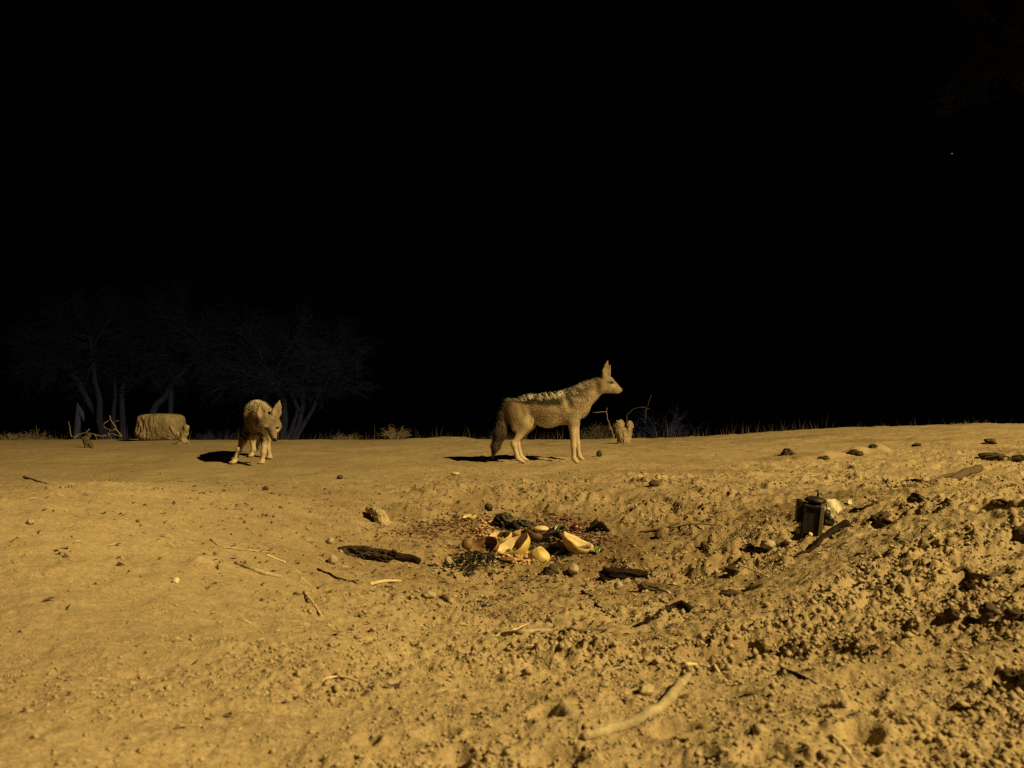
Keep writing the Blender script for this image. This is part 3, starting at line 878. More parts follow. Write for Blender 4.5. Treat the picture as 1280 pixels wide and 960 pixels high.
def inner(P, N, C):
    out = C.copy()
    for (b, t, w, f) in EARS:
        b, t, f = np.array(b), np.array(t), np.array(f) / np.linalg.norm(f)
        ax = t - b; l = np.linalg.norm(ax); ax = ax / l
        q = P - b; h = q @ ax; sd = np.cross(ax, f)
        lat = np.abs(q @ sd) / (w * np.clip(1.1 - h / l, .05, 1))
        m = (h > .1 * l) & (h < l * 1.02) & ((N @ f) > 0.0) & (np.abs(q @ f) < w)
        k = np.clip((0.85 - lat) * 5, 0, 1) * m
        out = out + (np.array([.36, .27, .18]) - out) * k[:, None]
    return out
eyes = []
for (zx, zy) in ((822, 531), (934, 527)):
    y = surf(sk, lambda y: K(zx, zy, y), -.45, .2); e = K(zx, zy, y - .0045); eyes.append(e)
    dx = -1 if zx < 877 else 1
    a, b = K(zx - dx * 26, zy + 12, y), K(zx + dx * 24, zy - 8, y)
    sk.marks += [(a, b, .0095, (.035, .025, .02), .95), (K(zx + dx * 4, zy + 24, y), K(zx + dx * 22, zy + 16, y), .008, CREAM * 1.1, .8), (K(zx - dx * 8, zy - 26, y), K(zx + dx * 20, zy - 24, y), .008, PALE, .5)]
sk.marks += [(K(868, 440, -.20), K(900, 590, -.29), .012, (.26, .18, .11), .5), (K(860, 600, -.235), K(893, 652, -.29), .007, (.05, .035, .025), .8),
             (K(690, 470, .0), K(720, 580, .0), .05, (.10, .07, .05), .45)]  # head's shadow on the chest painted into the coat
jackal_mesh(root2, sk, 0.0052, 80000, 5, inner, 1.6)
for e in eyes: ball('eye', e, 0.0075, M['eye'], root2, (1.25, .8, .75))
ball('nose', K(912, 646, -.297), 0.0120, M['nose'], root2, (1.15, .8, .85))

# ================================================================== sticks, roots and twigs lying about
def stick(name, pts, rpx, m, label, cat, lift=0.5, group=None, n=7, wob=0.12, sub=4):
    """A stick along photographed points; radius from its width in the photograph."""
    P = [gp(*p) for p in pts]
    if not hasattr(rpx, '__len__'): rpx = [rpx] * len(P)
    R = [r * p.y / FPX for r, p in zip(rpx, P)]
    Q, RR = [], []
    for i in range(len(P) - 1):
        a, b = P[max(i - 1, 0)], P[min(i + 2, len(P) - 1)]
        for k in range(sub):
            t = k / sub
            p = 0.5 * ((2 * P[i]) + (P[i + 1] - a) * t + (2 * a - 5 * P[i] + 4 * P[i + 1] - b) * t * t + (3 * P[i] - a - 3 * P[i + 1] + b) * t ** 3)
            r = R[i] + (R[i + 1] - R[i]) * t
            p.z = max(p.z, hz(p.x, p.y)) + r * lift
            Q.append(p); RR.append(r)
    p = P[-1].copy(); p.z += R[-1] * lift; Q.append(p); RR.append(R[-1])
    c = sum(Q, Vector()) / len(Q)
    o = MB().tube([q - c for q in Q], RR, n, wob=wob).build(name, m, None, c)
    return tag(o, label, cat, group)

ST = [
 ('stick', [(729, 926), (760, 917), (795, 906), (826, 890), (845, 868), (860, 850)], [5.5, 6.5, 7, 7, 6.5, 5], 'palestick', 'thick pale curved stick lying nearest the viewer', 'stick'),
 ('twig', [(263, 676), (275, 684), (300, 689), (337, 693)], [1.5, 1.7, 1.7, 1.3], 'palestick', 'long thin pale twig lying on the smooth slope of the hollow', 'twig'),
 ('stick', [(294, 705), (320, 715), (352, 723)], [2.3, 2.8, 2.4], 'palestick', 'straight pale stick lying just below the long thin twig', 'stick'),
 ('twig', [(333, 695), (344, 700), (357, 705)], [1.7, 1.6, 1.1], 'straw', 'short pale twig at the right end of the long thin twig', 'twig'),
 ('straw', [(380, 741), (392, 757), (403, 773)], [1.6, 1.4, 1.0], 'straw', 'single straw lying downhill below the straight pale stick', 'straw'),
 ('splinter', [(463, 732), (480, 729), (502, 727)], [2.4, 2.2, 1.0], 'straw', 'pale split splinter below the charred lump', 'splinter'),
 ('twig', [(397, 714), (418, 723), (446, 731)], [1.4, 1.9, 1.4], 'darkwood', 'dark twig leading to the pale splinter below the charred lump', 'twig'),
 ('stick', [(628, 794), (655, 792), (690, 790)], [2.5, 3.6, 3.0], 'palestick', 'grey broken stick half buried below the hollow', 'stick'),
 ('straw', [(619, 796), (640, 790), (662, 780)], [1.3, 1.3, 0.9], 'straw', 'bright straw leaning over the grey broken stick', 'straw'),
 ('twig', [(728, 741), (745, 757), (764, 775)], [1.8, 1.4, 0.9], 'darkwood', 'thin dark twig pointing down right below the food pile', 'twig'),
 ('root', [(791, 786), (815, 775), (838, 767), (864, 766)], [1.2, 2.6, 3.8, 4.4], 'darkwood', 'dark tapering strip lying below and right of the food pile', 'root'),  # dark tapering tube lying on the sand
 ('twig', [(856, 778), (872, 771), (890, 764)], [1.5, 2, 1.6], 'midwood', 'brown twig at the thick end of the dark tapering strip', 'twig'),
 ('straw', [(806, 742), (820, 739), (833, 740), (837, 744)], [1.5, 1.7, 1.7, 1.3], 'straw', 'pale hooked straw above the dark tapering strip', 'straw'),
 ('root', [(993, 703), (1016, 688), (1038, 670), (1060, 657)], [1.0, 2.8, 4.8, 5.2], 'darkwood', 'dark club shaped root lying in front of the black box', 'root'),
 ('twig', [(977, 838), (998, 845), (1021, 857)], [2.2, 2.2, 1.3], 'darkwood', 'dark bent twig lying alone in the near right foreground', 'twig'),
 ('straw', [(857, 833), (876, 837), (898, 844)], [2.4, 2.6, 2.2], 'straw', 'pale straw lying across the small dark pit', 'straw'),
 ('twig', [(1066, 642), (1080, 637), (1096, 630)], [1.2, 1.6, 2.2], 'darkwood', 'dark twig sticking out right of the pale scrap', 'twig'),
 ('twig', [(800, 667), (826, 662), (850, 654)], [1.0, 1.3, 1.3], 'midwood', 'thin brown twig lying right of the food pile', 'twig'),
 ('straw', [(836, 662), (868, 658), (903, 658)], [0.9, 1.0, 0.8], 'palestick', 'long thin straw between the food pile and the box', 'straw'),
 ('twig', [(30, 597), (44, 601), (60, 605), (72, 604)], [1.4, 1.6, 1.4, .8], 'palestick', 'small twig on the smooth sand at the far left', 'twig'),
 ('twig', [(752, 843), (768, 839), (790, 836)], [1.8, 2.0, 1.6], 'palestick', 'short pale twig left of the small dark pit', 'twig'),
 ('straw', [(1086, 655), (1103, 651), (1121, 648)], [1.0, 1.0, .8], 'straw', 'thin straw lying over the hollow right of the box', 'straw'),
 ('straw', [(402, 854), (424, 851), (458, 857)], [1.6, 1.5, .8], 'straw', 'thin bent straw on the smooth foreground sand', 'straw'),
 ('straw', [(1040, 920), (1055, 938), (1072, 958)], [2.0, 2.0, 1.6], 'straw', 'blurred straw at the bottom right edge', 'straw'),
 ('shade_strip', [(1192, 721), (1215, 724), (1236, 723), (1255, 718)], [2, 4, 3.4, 2], 'midwood', 'flat brown strip standing for shaded hollows at the right edge of the sand', 'bark'),  # added strip gives the shaded hollows their dark shape
 ('straw', [(900, 712), (925, 716), (960, 722)], [.9, 1.0, .8], 'straw', 'thin straw pointing away below the shadow of the box', 'straw'),
 ('straw', [(842, 702), (852, 698), (862, 695)], [1.3, 1.3, 1.0], 'straw', 'short bright straw left of the shadow of the box', 'straw'),
 ('twig', [(700, 795), (722, 791), (758, 790)], [1.4, 2.0, 1.2], 'midwood', 'brown twig in line with the grey broken stick', 'twig'),
]
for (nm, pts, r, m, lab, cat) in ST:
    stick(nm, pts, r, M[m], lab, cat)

# thick branch with a split tail on the right bank
t = empty('branch', gp(1178, 603), 'thick broken branch with a split thin tail on the dug-over bank', 'branch')
def path_local(pts, rp, lift=0.6):
    P = [gp(*p) for p in pts]; R = [r * p.y / FPX for r, p in zip(rp, P)]
    return [p + Vector((0, 0, r * lift)) - t.location for p, r in zip(P, R)], R
a, r = path_local([(1190, 603), (1198, 599), (1208, 596), (1216, 593), (1224, 589)], [4.2, 5.2, 5.6, 5.6, 5.0])
MB().tube(a, r, 9, wob=.1).build('stump', M['midwood'], t)
a, r = path_local([(1128, 610), (1142, 609), (1160, 606), (1175, 604), (1192, 601)], [2.6, 2.4, 2.0, 1.9, 2.4])
MB().tube(a, r, 6, wob=.1).build('tail', M['midwood'], t)
a, r = path_local([(1128, 605), (1145, 604), (1162, 605), (1176, 603)], [2.2, 2.2, 1.4, 1.2])
MB().tube(a, r, 6, wob=.1).build('tail', M['darkwood'], t)

# ------------------------------------------------------------------ slab of bark, stones, clods
def slab(px, py, wpx, hpx, m, label, name='bark_slab', cat='bark', rz=0.2):
    p = gp(px, py); w = wpx * p.y / FPX / 2; h = hpx * p.y / FPX
    def flat(V):
        U_ = V / np.array([w, w * .42, h * .55])
        U_ = U_ / ((np.abs(U_) ** 4).sum(1, keepdims=True) ** .25) * np.linalg.norm(U_, axis=1, keepdims=True)
        U_[:, 2] *= (1 - .35 * U_[:, 0]); U_[:, 1] *= (.8 + .3 * U_[:, 0])
        return U_ * np.array([w, w * .42, h * .55])
    o = lump(name, (w, w * .42, h * .55), m, 4, .26, 2.2, int(px), .16, None, (p.x, p.y, p.z + h * .25), shape=flat, rz=rz)
    return tag(o, label, cat)
slab(779, 722, 52, 13, M['darkwood'], 'dark slab of bark below the right end of the food pile', rz=.15)
slab(819, 739, 40, 9, M['midwood'], 'broken brown bark under the pale hooked straw', rz=-.1)

def stone(px, py, wpx, hpx, m, label, name='stone', cat='stone', group=None, sink=.25, amp=.22):
    p = gp(px, py); w = wpx * p.y / FPX / 2; h = hpx * p.y / FPX / 2
    o = lump(name, (w, (w + h) * .5, h), m, 3, amp, 1.5, int(px * 3 + py), .05, None, (p.x, p.y, p.z + h * (1 - sink)), rz=random.uniform(0, 3))
    return tag(o, label, cat, group)
for a in [(717, 720, 14, 13, 'stone', 'rounded grey stone just below the crescent peel'),
          (773, 738, 10, 12, 'stone', 'small upright pebble in front of the dark bark slab'),
          (560, 706, 9, 11, 'stone', 'grey pebble left of the food pile below the brown oval fruit'),
          (537, 750, 18, 9, 'stone', 'flat oval stone alone below the left side of the food pile'),
          (563, 755, 8, 9, 'stone', 'small pebble beside the flat oval stone'),
          (960, 690, 24, 12, 'stone', 'flat stone in the shadow of the black box'),
          (985, 682, 9, 7, 'stone', 'little stone between the flat stone and the black box'),
          (1000, 670, 10, 10, 'stone', 'pale round pebble at the foot of the black box'),
          (1013, 671, 6, 5, 'paper', 'tiny white pebble in front of the black box'),
          (416, 705, 12, 12, 'stone', 'pale stone left of and below the charred lump'),
          (413, 680, 9, 9, 'stone', 'brown pebble at the left tip of the charred lump'),
          (823, 675, 8, 11, 'dark_shaded', 'dark round seed pod right of the food pile'),
          (880, 688, 9, 10, 'dark_shaded', 'dark round dropping between food pile and box'),
          (808, 868, 26, 12, 'bone', 'pale curved stone above the thick curved stick'),
          (38, 655, 10, 7, 'stone', 'small pale stone on the smooth left bank'),
          (220, 730, 8, 8, 'paper', 'tiny white chip on the smooth left sand'),
          (755, 860, 12, 7, 'stone', 'small stone beside the short pale twig'),
          (425, 599, 8, 6, 'dark_shaded', 'small dark stone alone between the two jackals'),
          (749, 571, 5, 9, 'dark_shaded', 'small dark stone in front of the standing jackal'),
          (818, 609, 14, 8, 'dark_shaded', 'dark stone right of the food pile, far side of the hollow'),
          (332, 614, 8, 6, 'dark_shaded', 'small dark stone in front of the facing jackal'),
          (611, 640, 12, 9, 'dark_shaded', 'dark stone just beyond the food pile'),
          (569, 594, 12, 4, 'paper', 'pale flat chip on the sand below the jackal shadow')]:
    stone(a[0], a[1], a[2], a[3], M[a[4]], a[5])
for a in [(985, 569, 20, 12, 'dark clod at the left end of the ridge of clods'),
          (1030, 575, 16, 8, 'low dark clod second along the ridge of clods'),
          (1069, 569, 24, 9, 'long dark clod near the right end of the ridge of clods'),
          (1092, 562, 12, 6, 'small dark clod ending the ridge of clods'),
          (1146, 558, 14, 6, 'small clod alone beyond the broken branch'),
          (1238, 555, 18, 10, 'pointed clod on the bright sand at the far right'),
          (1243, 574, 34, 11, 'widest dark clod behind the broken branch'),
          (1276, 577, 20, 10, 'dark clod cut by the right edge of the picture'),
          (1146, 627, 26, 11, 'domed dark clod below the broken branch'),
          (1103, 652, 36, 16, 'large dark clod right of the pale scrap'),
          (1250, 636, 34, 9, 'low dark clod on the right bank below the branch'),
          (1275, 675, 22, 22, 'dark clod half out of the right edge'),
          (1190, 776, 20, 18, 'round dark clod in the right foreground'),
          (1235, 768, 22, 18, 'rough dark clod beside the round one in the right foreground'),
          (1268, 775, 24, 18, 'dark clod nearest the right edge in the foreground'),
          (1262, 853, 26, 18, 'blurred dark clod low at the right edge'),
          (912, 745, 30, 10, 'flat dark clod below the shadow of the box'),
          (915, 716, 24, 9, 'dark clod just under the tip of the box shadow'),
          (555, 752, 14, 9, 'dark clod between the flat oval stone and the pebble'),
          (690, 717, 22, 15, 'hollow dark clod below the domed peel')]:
    stone(a[0], a[1], a[2] * .85, a[3], M['dark_shaded'], a[4], 'soil_clod', 'clod', 'large clods of soil', .72, .6)  # shaded clod sides and shadowed hollows painted as dark soil

# charred crumpled lump and the dark stick running out of it
p = gp(456, 699); k = p.y / FPX
lp = empty('charred_lump', p, 'black crumpled lump like charred hide beside the food pile', 'charred lump')
for i, (dx, w, h, d, z) in enumerate([(-13, 31, 10.5, 13, 6), (14, 26, 8.5, 11, 4)]):
    V, F = ico(5)
    rd1 = 1 - np.abs(noise3(V + i * 3.3, 2.1, 70 + i)) * 2; rd2 = 1 - np.abs(noise3(V + i, 5.2, 75 + i)) * 2
    V2 = V * np.array([w, d, h]) * k * (0.62 + 0.30 * rd1 + 0.17 * rd2 + 0.06 * noise3(V, 14, 80 + i))[:, None] + np.array([dx * k, 0, z * k])
    link('fold', mesh_np('fold', V2, F, M['char'], smooth=True), lp)
mb = MB()
for i in range(14):
    x0 = random.uniform(-28, 34) * k; y0 = random.uniform(-10, 2) * k; L = random.uniform(8, 20) * k; a = random.uniform(-.6, .9)
    mb.tube([(x0, y0 - 3 * k, random.uniform(1, 4) * k), (x0 + L * .4 * math.cos(a), y0 - 6 * k, random.uniform(7, 13) * k), (x0 + L * math.cos(a), y0 - 3 * k, random.uniform(2, 10) * k)], [1.2 * k, 1.7 * k, .8 * k], 5)
mb.build('strips', M['char'], lp)['kind'] = 'stuff'
stick('stick', [(474, 698), (494, 700), (510, 703), (524, 706)], [4.6, 4.8, 4.6, 4.2], M['darkwood'], 'dark brown stick running out of the charred lump', 'stick', lift=1.0)

# ================================================================== the food pile
def half_fruit(name, px, py, wpx, tilt, label, outer, inner, cat='citrus half', depth=0.9, up=0.0, fill=.62, squash=1.0):
    """A squeezed half: a thick shell with a rounded rim. tilt = direction its open side faces."""
    p = gp(px, py); R = wpx * p.y / FPX / 2
    q = Vector((0, 0, 1)).rotation_difference(Vector(tilt).normalized())
    root = empty(name, (p.x, p.y, p.z + R * (0.55 + up)), label, cat, 'halves of squeezed fruit')
    def shell(prof):
        V, F = [], []; n = 28
        for i, (r, z) in enumerate(prof):
            for k in range(n):
                a = 2 * math.pi * k / n
                w = 1 + .07 * math.sin(2 * a + px) + .05 * math.sin(3 * a + py) + .02 * math.sin(7 * a + i * .9 + px)
                v = q @ Vector((r * math.cos(a) * R * w, r * math.sin(a) * R * w * squash, z * R + .06 * R * math.sin(2 * a + 1 + px) + .03 * R * math.sin(5 * a + py)))
                V.append(v)
        for i in range(len(prof) - 1):
            for k in range(n):
                a0, a1 = i * n + k, i * n + (k + 1) % n
                F.append((a0, a1, a1 + n, a0 + n))
        return np.array(V), np.array(F)
    out = [(math.sin(t) * 1.0, -math.cos(t) * depth) for t in np.linspace(0.02, math.pi / 2, 10)] + [(0.985, 0.04), (.95, .06)]
    V, F = shell(out); link('peel', mesh_np('peel', V, F, outer), root)
    inn = [(.95, .06), (.90, .05), (.86, .0)] + [(math.sin(t) * .84, -math.cos(t) * depth * fill + (.05 * math.sin(i * 2.3 + px))) for i, t in enumerate(np.linspace(math.pi / 2 - .1, .02, 9))]
    V, F = shell(inn); link('pith', mesh_np('pith', V, F, inner), root)
    return root
half_fruit('citrus_half', 642, 690, 42, (-0.42, -.30, .88), 'squeezed yellow citrus half like a cup, in the middle of the pile', M['peel'], M['pith'], up=-.15)
half_fruit('citrus_half', 674, 700, 28, (0.15, .25, -1), 'small shiny yellow half lying dome up at the front of the pile', M['peel'], M['pith'], up=-.35)
half_fruit('citrus_half', 723, 690, 42, (0.46, -.16, .87), 'yellow crescent shaped half, the one nearest the black box', M['peel'], M['pith'], depth=.75, up=-.05)
half_fruit('citrus_half', 624, 681, 30, (-0.30, -.30, .80), 'yellow half showing its rim behind the brown half', M['peel'], M['pith'], up=-.05)
half_fruit('citrus_half', 587, 652, 17, (-.2, -.1, .9), 'smallest yellow half, lying alone beyond the other halves', M['peel'], M['pith'])
half_fruit('citrus_half', 606, 690, 36, (-0.30, -.55, .55), 'brown torn fruit half tipped towards the camera at the left of the pile', M['brownpeel'], M['brownpeel'], up=-.25, squash=.8)  # same brown on the peel and the inside
half_fruit('citrus_half', 668, 678, 26, (.5, .2, .8), 'orange brown half squeezed flat behind the cup shaped one', M['brownpeel'], M['pulp'], up=.1)
half_fruit('citrus_half', 693, 694, 26, (-.5, -.3, .7), 'dark rotten half between the shiny dome and the crescent', M['brownpeel'], M['brownpeel'], up=-.1)
def fruit(name, px, py, w, h, m, label, cat):
    p = gp(px, py); k = p.y / FPX / 2
    o = lump(name, (w * k, w * k * .9, h * k), m, 3, .06, 1.2, int(px), .015, None, (p.x, p.y, p.z + h * k * .85))
    return tag(o, label, cat)
fruit('fruit', 584, 688, 14, 15, M['potato'], 'whole brown egg shaped fruit nearest the charred lump', 'fruit')
fruit('plum', 719, 664, 11, 10, M['plum'], 'dark red plum at the back right of the pile', 'plum')
fruit('fruit_chunk', 651, 672, 22, 10, M['pulp'], 'orange chunk of fruit flesh behind the cup shaped half', 'fruit chunk')
fruit('fruit_chunk', 676, 668, 20, 8, M['pith'], 'pale chunk of fruit flesh behind the shiny dome', 'fruit chunk')
fruit('fruit_chunk', 634, 703, 22, 5, M['brownpeel'], 'flat brown chunk of peel in front of the cup shaped half', 'fruit chunk')

def leaf(px, py, Lpx, wpx, m, label, ang, curl=.5, lift=.3, name='wilted_leaf', cat='leaf'):
    p = gp(px, py); k = p.y / FPX; L, w = Lpx * k, wpx * k
    V, F = [], []; n, c = 12, 6
    for i in range(n + 1):
        t = i / n; ww = w * (math.sin(math.pi * min(t * .97 + .03, 1)) ** .7) / 2 + .0004
        for j in range(c + 1):
            s = j / c * 2 - 1
            x = (t - .5) * L; y = s * ww
            z = lift * L * math.sin(math.pi * t) * curl + abs(s) ** 1.5 * ww * .7 + .006 * math.sin(9 * t + 4 * s + px) 
            V.append((x * math.cos(ang) - y * math.sin(ang), x * math.sin(ang) + y * math.cos(ang), z))
    for i in range(n):
        for j in range(c):
            a = i * (c + 1) + j; F.append((a, a + 1, a + c + 2, a + c + 1))
    o = link(name, mesh_np(name, V, F, m), None, (p.x, p.y, p.z + .004))
    sm = o.modifiers.new('thickness', 'SOLIDIFY'); sm.thickness = 0.0012
    return tag(o, label, cat)
def dark_veg(px, py, w, h, label, seed):
    p = gp(px, py); k = p.y / FPX
    V, F = ico(4)
    rdg = 1 - np.abs(noise3(V + seed, 1.9, seed)) * 1.7
    P = V * np.array([w / 2, w * .35, h / 2]) * k * (0.62 + 0.5 * rdg + .1 * noise3(V, 6, seed + 3))[:, None]
    o = link('wilted_greens', mesh_np('wilted_greens', P, F, M['leafdark']), None, (p.x, p.y, p.z + h * k * .35))
    tag(o, label, 'greens')
dark_veg(630, 660, 26, 20, 'black glossy clump of wilted greens at the back of the pile', 3)
dark_veg(652, 664, 24, 13, 'low dark clump of greens right of the black glossy clump', 8)
leaf(641, 664, 26, 14, M['leafdark'], 'black wilted leaf between the two dark clumps', -.5, .5, .25)
leaf(633, 672, 22, 14, M['leafdark'], 'dark wilted leaf in front of the black glossy clump', 1.0, .6, .25)
leaf(690, 680, 32, 14, M['leafdark'], 'dark green wilted leaf behind the shiny dome', .3, .7, .4)
leaf(668, 690, 20, 10, M['leafgreen'], 'small bright green leaf touching the cup shaped half', .1, .3, .2)
leaf(748, 668, 30, 18, M['leafdark'], 'black glossy leaf lying right of the plum', .1, .6, .3)
leaf(748, 693, 22, 8, M['leafgreen'], 'narrow green leaf standing right of the crescent half', 1.2, .5, .3)
leaf(700, 672, 20, 10, M['leafgreen'], 'green leaf between the plum and the pale chunk', .9, .7, .5)

def scraps(name, m, label, spots, n, smin, smax, flat=.7, shred=False):
    V0, F0 = ico(1); VV, FF = [], []; c = 0
    for _ in range(n):
        px, py, sx, sy = random.choice(spots)
        qx, qy = random.gauss(px, sx), random.gauss(py, sy)
        p = gp(qx, qy); s = random.uniform(smin, smax)
        V = V0 * (1 + .45 * (rng.random((len(V0), 1)) - .5)) * s
        if shred:
            a = random.uniform(0, 3.14); V = V * np.array([2.2, .5, .45])
            V = np.stack([V[:, 0] * math.cos(a) - V[:, 1] * math.sin(a), V[:, 0] * math.sin(a) + V[:, 1] * math.cos(a), V[:, 2] + V[:, 0] * random.uniform(-.3, .4)], 1)
        else: V = V * np.array([1.2, 1, flat])
        near = math.exp(-((qx - px) / sx) ** 2 - ((qy - py) / sy) ** 2)
        VV.append(V + np.array([p.x, p.y, p.z + s * .4 + near * smax * 1.1])); FF.append(F0 + c); c += len(V0)
    o = link(name, mesh_np(name, np.concatenate(VV), np.concatenate(FF), m))
    tag(o, label, kind='stuff')
scraps('meat_scraps', M['meat'], 'reddish shredded scraps at the back and left of the food pile', [(706, 655, 14, 5), (700, 662, 18, 4), (735, 668, 10, 5), (725, 676, 12, 4), (690, 660, 26, 6), (640, 664, 28, 6), (745, 675, 12, 5)], 1300, .0022, .0065, shred=True)
scraps('meat_shreds', M['meat'], 'thin reddish shreds strewn left of the pile', [(550, 660, 24, 7), (590, 657, 18, 6), (520, 668, 14, 5), (600, 668, 22, 7)], 700, .0018, .0048, shred=True)
scraps('fruit_pulp', M['pulp'], 'crumbly pale fruit pulp under the halves', [(645, 697, 18, 4), (610, 660, 15, 5), (655, 700, 14, 3), (618, 672, 14, 4)], 700, .0018, .005)
scraps('dark_scraps', M['leafdark'], 'dark leafy scraps between and in front of the fruit', [(655, 660, 22, 5), (590, 700, 14, 7), (690, 690, 18, 6), (612, 700, 14, 5), (580, 712, 14, 5), (690, 678, 22, 5)], 520, .0022, .0062, shred=True)

# ================================================================== the black box and the pale scrap
p = gp(1012, 668); k = p.y / FPX
bx = empty('lantern_box', p, 'dark weathered upright box with a rounded cap, half sunk in the slope', 'box')
bx.rotation_euler = (0.05, math.radians(6), math.radians(-12))
W, H, D = 24 * k, 40 * k, 20 * k
MB().box((0, 0, H / 2 - .008), (W, D, H), bev=.003).build('body', M['boxblack'], bx, smooth=False)
MB().box((-1 * k, -D / 2 - .0012, H / 2 - .006), (W * .66, .003, H * .84), bev=.001).build('front_panel', M['boxbrown'], bx, smooth=False)
for sx, m in ((-1, 'boxblack'), (1, 'boxedge')):  # left strip dark, right strip coloured as if lit
    MB().box((sx * W * .42, -D / 2 - .003, H / 2 - .008), (.0035 if sx < 0 else .010, .008, H * .98), bev=.0015).build('edge_strip', M[m], bx, smooth=False)
MB().box((0, -D / 2 - .003, H - .013), (W * .75, .007, .006), bev=.001).build('cross_strip', M['boxblack'], bx, smooth=False)
MB().box((-W / 2 - 3.2 * k, 1 * k, H * .64), (6.2 * k, D * .8, H * .68), bev=.002).build('side_panel', M['boxblack'], bx, smooth=False)
V, F = ico(3); V = V * np.array([13 * k, 11 * k, 5.5 * k]); V[:, 2] = np.where(V[:, 2] < 0, V[:, 2] * .6, V[:, 2])
V = V * (1 + .05 * noise3(V * 60, 1, 4))[:, None] + np.array([3 * k, 0, H - .006 + 3 * k])
link('cap', mesh_np('cap', V, F, M['boxblack']), bx)
MB().tube([(5 * k, 0, H + 5 * k), (5.5 * k, 0, H + 10 * k), (4.5 * k, .002, H + 14 * k)], [1.6 * k, 1.2 * k, .8 * k], 6).build('knob', M['boxblack'], bx)
MB().box((W * .52, -D * .40, H - 8 * k), (3 * k, 3 * k, 4.5 * k), bev=.001).build('latch', M['metal'], bx, smooth=False)
MB().tube([(W / 2 - .002, -2 * k, H * .62), (W / 2 + 9 * k, -2 * k, H * .62)], [7.5 * k, 6.5 * k], 14).build('side_knob', M['boxblack'], bx)

def scrap(outline, px, py, label, rise, lean):
    """A crumpled torn piece standing on the sand: outline in photo pixels relative to its foot."""
    p = gp(px, py); k = p.y / FPX
    me = bpy.data.meshes.new('paper_scrap')
    import bmesh
    bm = bmesh.new()
    vs = [bm.verts.new((x * k, 0, z * k)) for x, z in outline]
    bm.faces.new(vs)
    bmesh.ops.triangulate(bm, faces=bm.faces)
    bmesh.ops.subdivide_edges(bm, edges=bm.edges, cuts=5, use_grid_fill=True)
    bmesh.ops.triangulate(bm, faces=bm.faces)
    for v in bm.verts:
        x, z = v.co.x / k, v.co.z / k
        v.co.y = lean * z * k + (math.sin(x * .33 + z * .18) * 1.5 + math.sin(x * .7 - z * .45) * .5) * k
        v.co.x += math.sin(z * .9) * .5 * k
    bm.to_mesh(me); bm.free()
    me.materials.append(M['paper'])
    me.polygons.foreach_set('use_smooth', [True] * len(me.polygons))
    o = link('paper_scrap', me, None, (p.x, p.y, p.z - .002))
    sm = o.modifiers.new('thickness', 'SOLIDIFY'); sm.thickness = 0.0012
    return tag(o, label, 'scrap', 'pale torn scraps')
scrap([(-5, 0), (3, 3), (5, 8), (20, 17), (17, 23), (10, 27), (-2, 27), (-4, 18), (-1, 12), (-8, 6)], 1041, 655, 'crumpled pale scrap of paper leaning against the black box', 0, .5)
scrap([(-4, 2), (3, 0), (5, 8), (5, 14), (0, 8)], 1063, 632, 'small pointed pale scrap sticking up beside the larger one', 0, .3)
lump('dark_lump', (10 * k, 8 * k, 9 * k), M['boxblack'], 3, .25, 1.5, 9, .05, None, (p.x + 23 * k, p.y + .012, p.z + 14 * k))
tag(bpy.data.objects['dark_lump'], 'black burnt lump wedged between the box and the pale scrap', 'burnt lump')

# ================================================================== things along the far edge of the sand
# squared block of dried mud
p = gp(192, 551); k = p.y / FPX
V, F = ico(5)
Wd, Hh = 27.5 * k, 17.5 * k
e = 0.30
V2 = V / ((np.abs(V) ** 4.5).sum(1, keepdims=True) ** (1 / 4.5))
V2 = V2 * np.array([Wd, Wd * .8, Hh])
face = np.clip(-V[:, 1] * 2, 0, 1)
grv = np.abs(gnoise(V2[:, 0] * 30, V2[:, 2] * 7, 12)) * np.clip(.2 - V2[:, 0] / Wd, 0.1, 1)
V2 = V2 * (1 + .05 * noise3(V, 2, 6) + .02 * noise3(V, 8, 7))[:, None]
V2[:, 1] += .045 * grv * face
V2[:, 0] += -.02 * grv * (V[:, 0] < -.6) * -1
o = link('mud_block', mesh_np('mud_block', V2, F, M['block']), None, (p.x, p.y + Wd * .7, p.z + Hh * .93))
tag(o, 'big square block of weathered dried mud with a small gnarled stump against it', 'mud block')

def twisted_stump(name, px, py, lobes, label, m, cat='stump'):
    p = gp(px, py); k = p.y / FPX
    sk = Skin()
    for (path, rad) in lobes:
        for i in range(len(path) - 1):
            a, b = path[i], path[i + 1]
            sk.bone((a[0] * k, a[1] * k, a[2] * k), (b[0] * k, b[1] * k, b[2] * k), rad[i] * k, rad[i + 1] * k, 'leg', 1.2 * k)
    V, Q, N = sk.grow(0.75 * k)
    V = V + N * (0.9 * k * noise3(V / k, .16, 3) + 1.9 * k * np.abs(noise3(V / k * np.array([1, 1, .25]), .42, 5)) + .7 * k * noise3(V / k, .8, 9) - .7 * k)[:, None]
    o = link(name, mesh_np(name, V, Q, m), None, p)
    return tag(o, label, cat)
M['stump'] = mat('grey_stump', (0.14, 0.105, 0.07), (0.42, 0.33, 0.21), 30, 0.95, 1.0, 60, dist=.015, stretch=(1, 1, .4))
twisted_stump('stump', 779, 555, [([(-1, 0, -3), (-1, 0, 8), (-4, 0, 16), (-5, 0, 22), (-3.5, 0, 25)], [6.5, 6.5, 6.5, 7, 5.5]),
                                  ([(4, 1, -3), (5, 1, 8), (7, 1, 16), (8.5, 1, 23), (8, 1, 26)], [5.5, 5.5, 5, 4.5, 3]),
                                  ([(2, -1, -3), (1.5, -1, 10), (2, -1, 15)], [6, 5.5, 4])],
              'pale forked stump shaped like a heart beyond the standing jackal', M['stump'])
